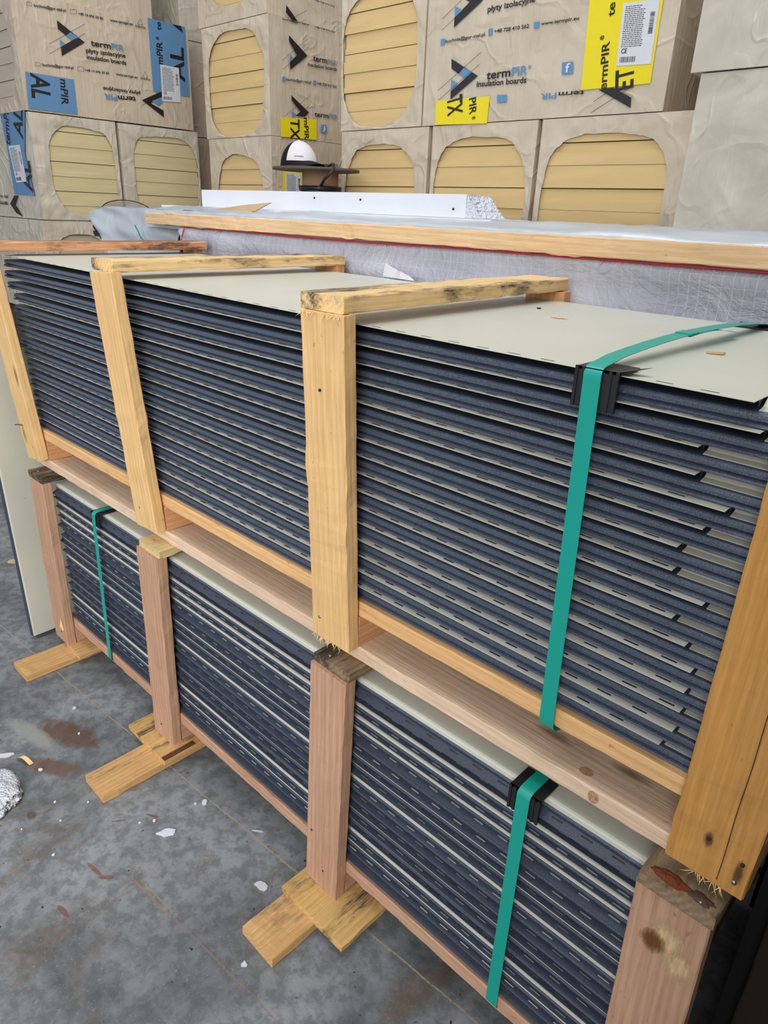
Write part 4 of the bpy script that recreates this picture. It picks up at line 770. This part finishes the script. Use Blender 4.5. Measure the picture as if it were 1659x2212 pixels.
# smoky bulging sheet behind the foil tip
b = MB()
def dome(u, q):
    a = math.pi*u; return (-.83-.26*math.cos(a)*1.0, .92+.10*q, 1.400+.072*math.sin(a)**.8*(1-.15*q)-.012*u)
b.grid(dome, 24, 6, 0); b.grid(lambda u, q: (dome(u, 0)[0], .92, 1.39+(dome(u, 0)[2]-1.39)*q), 24, 4, 0); dm = b.build('plastic_sheet', M['mesh']); tag(dm, 'thin smoky clear sheet arching above the silver foil tip', 'plastic sheet')
b = MB(); b.tube([dome(i/24, 0) for i in range(25)], .0022, 6); b.build('dark_edge', M['blackplastic'], dm)
b = MB(); b.grid(lambda u, q: (-.93+.14*u, .80+.02*nz(u*5, q*5, 1), 1.365-.02*u-.055*q+.012*nz(u*6, q*3, 7)), 12, 6, 0); tag(b.build('plastic_bag', M['blackplastic']), 'crumpled glossy black plastic under the foil tip at left', 'plastic')
# polystyrene
t_ = thing('polystyrene_slab', 'long white polystyrene slab lying on the silver foil, right end broken', 'slab', (.38, 1.05, 1.452))
b = MB(); b.grid(lambda u, q: (-.318+1.405*u, 1.0, 1.4535+.0645*q+.0008*nz(u*60, q*5, 1)), 60, 3, 0, False)
b.box((-.318, 1.0004, 1.4535), (1.087, 1.12, 1.518)); b.build('slab_body', M['eps'], t_)
def brk(u, q):
    z = 1.4535+.0645*q; x = 1.0865+(.062*(1-q)**1.2)*math.sin(math.pi*min(.5, u*.5+.1)) ; x += .007*nz(u*9, q*9, 1)+.004*nz(u*30, q*30, 1)
    return (x if u > 0 else 1.0865+(.05*(1-q)), 1.0+.12*u-.0005, z)
b = MB(); b.add([(1.086, .9995, 1.4535), (1.148, .9995, 1.4535)]+[(1.1480-.060*(i/12)**.9+.005*nz(i*1.7, 3, 1), .9995, 1.4535+.0645*i/12) for i in range(1, 13)], [tuple(range(14))], 0)
b.grid(brk, 14, 14, 0, False); b.build('broken_end', M['epsbroken'], t_)
o = MB(); o.box((-.53, .93, 1.4445), (.30, .975, 1.4535)); o.box((-.53, .975, 1.4445), (1.2, 1.2, 1.4525)); tag(o.build('polystyrene_slab', M['eps']), 'thin white polystyrene sheet under the thick slab, left end sticking out', 'slab')
for p in ((.405, .9985, 1.498), (.64, .9985, 1.496), (1.04, .9985, 1.477)): disc('dark_spot', p, (0, -1, 0), .0035, M['hole'], t_)
b = MB(); A = [(-.17, 1.432), (.06, 1.428), (.235, 1.447), (.262, 1.456), (.325, 1.4765), (.18, 1.4665), (.0, 1.449)]; n_ = len(A)
b.add([(x, .865, z) for x, z in A]+[(x, .873, z) for x, z in A], [tuple(range(n_)), tuple(range(n_, 2*n_))[::-1]]+[(i, n_+i, n_+(i+1) % n_, (i+1) % n_) for i in range(n_)])
tag(b.build('fibreboard_offcut', M['card']), 'pointed tan fibreboard offcut leaning against the white slab', 'offcut')
# white paper curl on the panel top
b = MB(); b.grid(lambda u, q: (1.085+.135*u-.02*math.sin(3*u), .655-.02*u+.012*math.sin(math.pi*q)*(1-u*.8), 1.2995+(.036*(1-u)**.6)*math.sin(math.pi*min(1, q))), 12, 10, 0)
tag(b.build('paper_scrap', M['capwhite']), 'curled white paper scrap at the rear of the cream panel top', 'paper')
# ------------------------------------------------------------------ cable spool and cap
sp = thing('cable_spool', 'brown cable spool with black cable in the gap between pack stacks', 'cable spool', (-.298, 1.62, 1.452)); SX, SY = -.298, 1.62
for z in (1.626, 1.453):
    b = MB(); b.tube([(SX, SY, z), (SX, SY, z+.010)], .205, 40); b.build('flange', M['spool'], sp)
b = MB(); b.tube([(SX+.03, SY, 1.463), (SX+.03, SY, 1.6255)], .085, 28); b.build('core', M['tube'], sp)
b = MB(); hx = []
for i in range(240):
    a = i*.33; zz = 1.470+.085*(.5-.5*math.cos(i*.05)); hx.append((SX+.03+(.094+.004*math.sin(i*1.3))*math.cos(a), SY+(.094+.004*math.sin(i))*math.sin(a), zz))
b.tube(hx, .0065, 7); b.tube([(SX+.10, SY-.06, 1.56), (SX+.17, SY-.10, 1.585), (SX+.215, SY-.09, 1.62), (SX+.19, SY-.06, 1.648), (SX+.14, SY-.03, 1.652), (SX+.09, SY-.01, 1.641)], .0062, 8); b.build('cable', M['cable'], sp)
cp = thing('baseball_cap', 'white-fronted black baseball cap resting on the cable spool', 'cap', (-.40, 1.60, 1.636)); cp.rotation_euler = (0, 0, math.radians(-8))
def capd(a, p, r=1):
    return Vector((.098*r*math.cos(p)*math.cos(a), .084*r*math.cos(p)*math.sin(a), .118*r*math.sin(p)**.92 if p > 0 else 0))
b = MB(); b.grid(lambda u, q: capd(math.radians(-78+156*u), math.pi/2*q, 1.01)*1, 18, 12, 0, flip=False); o = b.build('front_panel', M['capwhite'], cp, False)
b = MB(); b.grid(lambda u, q: capd(math.radians(76+208*u), math.pi/2*q, 1.0), 22, 12, 0); b.build('mesh_back', M['capblack'], cp, False)
def brim(u, q, o=0):
    a = math.radians(-72+144*u); r = Vector((.098*math.cos(a), .084*math.sin(a), 0)); e = Vector((.105*math.cos(a)+.075*max(0, math.cos(a))**.8, .090*math.sin(a), 0)); p = r.lerp(e, q); p.z = .016+.016*math.cos(a*1.3)*(1-q*.6)-.020*q*abs(math.sin(a))**2+o-.006*q; return p
b = MB(); b.grid(brim, 20, 6, 0); b.grid(lambda u, q: brim(u, q, -.003), 20, 6, 0, flip=True); b.build('brim', M['capblack'], cp, False)
b = MB(); b.grid(lambda u, q: capd(math.radians(-80+160*u), .02+.20*q, 1.03), 18, 3, 0); b.build('sweatband', M['capblack'], cp, False)
b = MB(); 
for i in range(7): 
    a = math.radians(-50+4.2*i); v = capd(a, .36, 1.03); v2 = capd(a+.045, .36, 1.03); b.add([v, v2, v2+Vector((0, 0, .0035)), v+Vector((0, 0, .0035))], [(0, 1, 2, 3)])
b.build('stitching', M['capblack'], cp, False); b = MB(); b.tube([(0, 0, .117), (0, 0, .122)], .006, 10); b.build('button', M['capwhite'], cp, False)
# ------------------------------------------------------------------ litter on the floor and on the panel top
def scrap(name, label, cat, cx, cy_, s, mat, th=.004, seed=0, n=12, asp=1., rot=0., group=None, z=0.001):
    r1 = random.Random(seed); P_ = []
    for i in range(n):
        a = 2*math.pi*i/n; r = s*r1.uniform(.65, 1.1); x, y = r*math.cos(a), r*math.sin(a)*asp; P_.append((cx+x*math.cos(rot)-y*math.sin(rot), cy_+x*math.sin(rot)+y*math.cos(rot), z))
    return tag(card(name, P_, th, mat), label, cat, group)
o = lump('polystyrene_lump', (.800, -.470, .014), (.085, .07, .022), M['epsbroken'], None, 26, .3); tag(o, 'large crumbly white polystyrene lump at the left edge of the floor', 'polystyrene')
scrap('polystyrene_scrap', 'ragged white polystyrene flake in the middle of the open floor', 'scrap', 1.221, -.202, .026, M['eps'], .005, 3, 14, .45, .95)
scrap('polystyrene_scrap', 'square white crumb lying on the floor joint', 'scrap', 1.203, -.080, .011, M['eps'], .006, 4, 7, .8)
scrap('paper_scrap', 'pale torn paper scrap left of the nearest foot block', 'scrap', 1.508, -.125, .018, M['W'], .001, 5, 9, .65, .3)
scrap('polystyrene_scrap', 'cream-white flake at the left edge near the curled wood shaving', 'scrap', .665, -.390, .026, M['capwhite'], .004, 6, 14, .4, 1.0)
b = MB(); b.grid(lambda u, q: (.700+.05*u, -.375+.02*u+.012*q, .002+.016*math.sin(math.pi*u)), 10, 2, 0); tag(b.build('wood_shaving', M['splinter']), 'curled pale wood shaving beside the cream-white flake', 'shaving')
scrap('bark_chip', 'tan leaf-like chip on the dark floor at far left', 'chip', -.52, .075, .035, M['card'], .006, 8, 9, .5, .6)
scrap('paper_scrap', 'small bluish-white scrap in front of the nearest foot', 'scrap', 1.632, -.262, .009, M['W'], .001, 9, 8, .8)
scrap('paper_scrap', 'narrow grey-white sliver between joint and lower crate', 'scrap', 1.375, -.035, .018, M['W'], .001, 10, 7, .18, .6)
crumbs = [(88, .79, -.34, .006), (0, .99, -.298, .003), (0, 1.165, -.205, .0045), (0, 1.145, -.235, .0035), (0, .93, -.36, .004), (0, 1.00, -.375, .0035), (0, .72, -.20, .004), (0, .90, -.23, .003), (0, 1.19, -.10, .004), (0, .96, -.455, .003), (0, 1.09, -.43, .004), (0, .60, -.16, .006)]
for i, (_, x, y, s) in enumerate(crumbs): scrap('polystyrene_crumb', 'tiny white polystyrene crumb on the floor', 'crumb', x, y, s, M['eps'], s*.8, 40+i, 7, 1, 0, 'polystyrene crumbs on the floor')
scrap('bark_chip', 'curled brown bark chip on the cream top, right of the teal strap', 'chip', 2.125, .262, .015, M['card'], .003, 61, 9, .4, .5, None, 1.2932)
scrap('rust_flake', 'pale rust-coloured smear flake on the cream top near the rear batten end', 'chip', 1.80, .38, .016, M['card'], .0006, 62, 9, .35, .3, None, 1.2945)
scrap('dirt_crumb', 'small dark crumb on the cream top by the middle batten', 'crumb', 1.70, .47, .006, M['hole'], .003, 63, 6, 1, 0, None, 1.2932)
for i, (x, z) in enumerate(((.62, 1.212), (.87, .94))):
    pass

b = MB(); b.box((2.402, .065, 0), (2.77, .69, 1.24)); b.box((2.345, .655, 0), (2.402, .69, 1.24)); tag(b.build('wrapped_load', M['blackload']), 'black-wrapped load in deep shade right of the nearest crate posts', 'load')  # box added to fill the gap beside the posts with painted shade
tag(timber('plank', (2.452, .04, 0), (2.452, .04, 1.2), (1, 0, 0), .05, .03, M['darkplank']), 'dim dark plank standing against the black load at lower right', 'plank')  # shade is put into the plank's dark colour
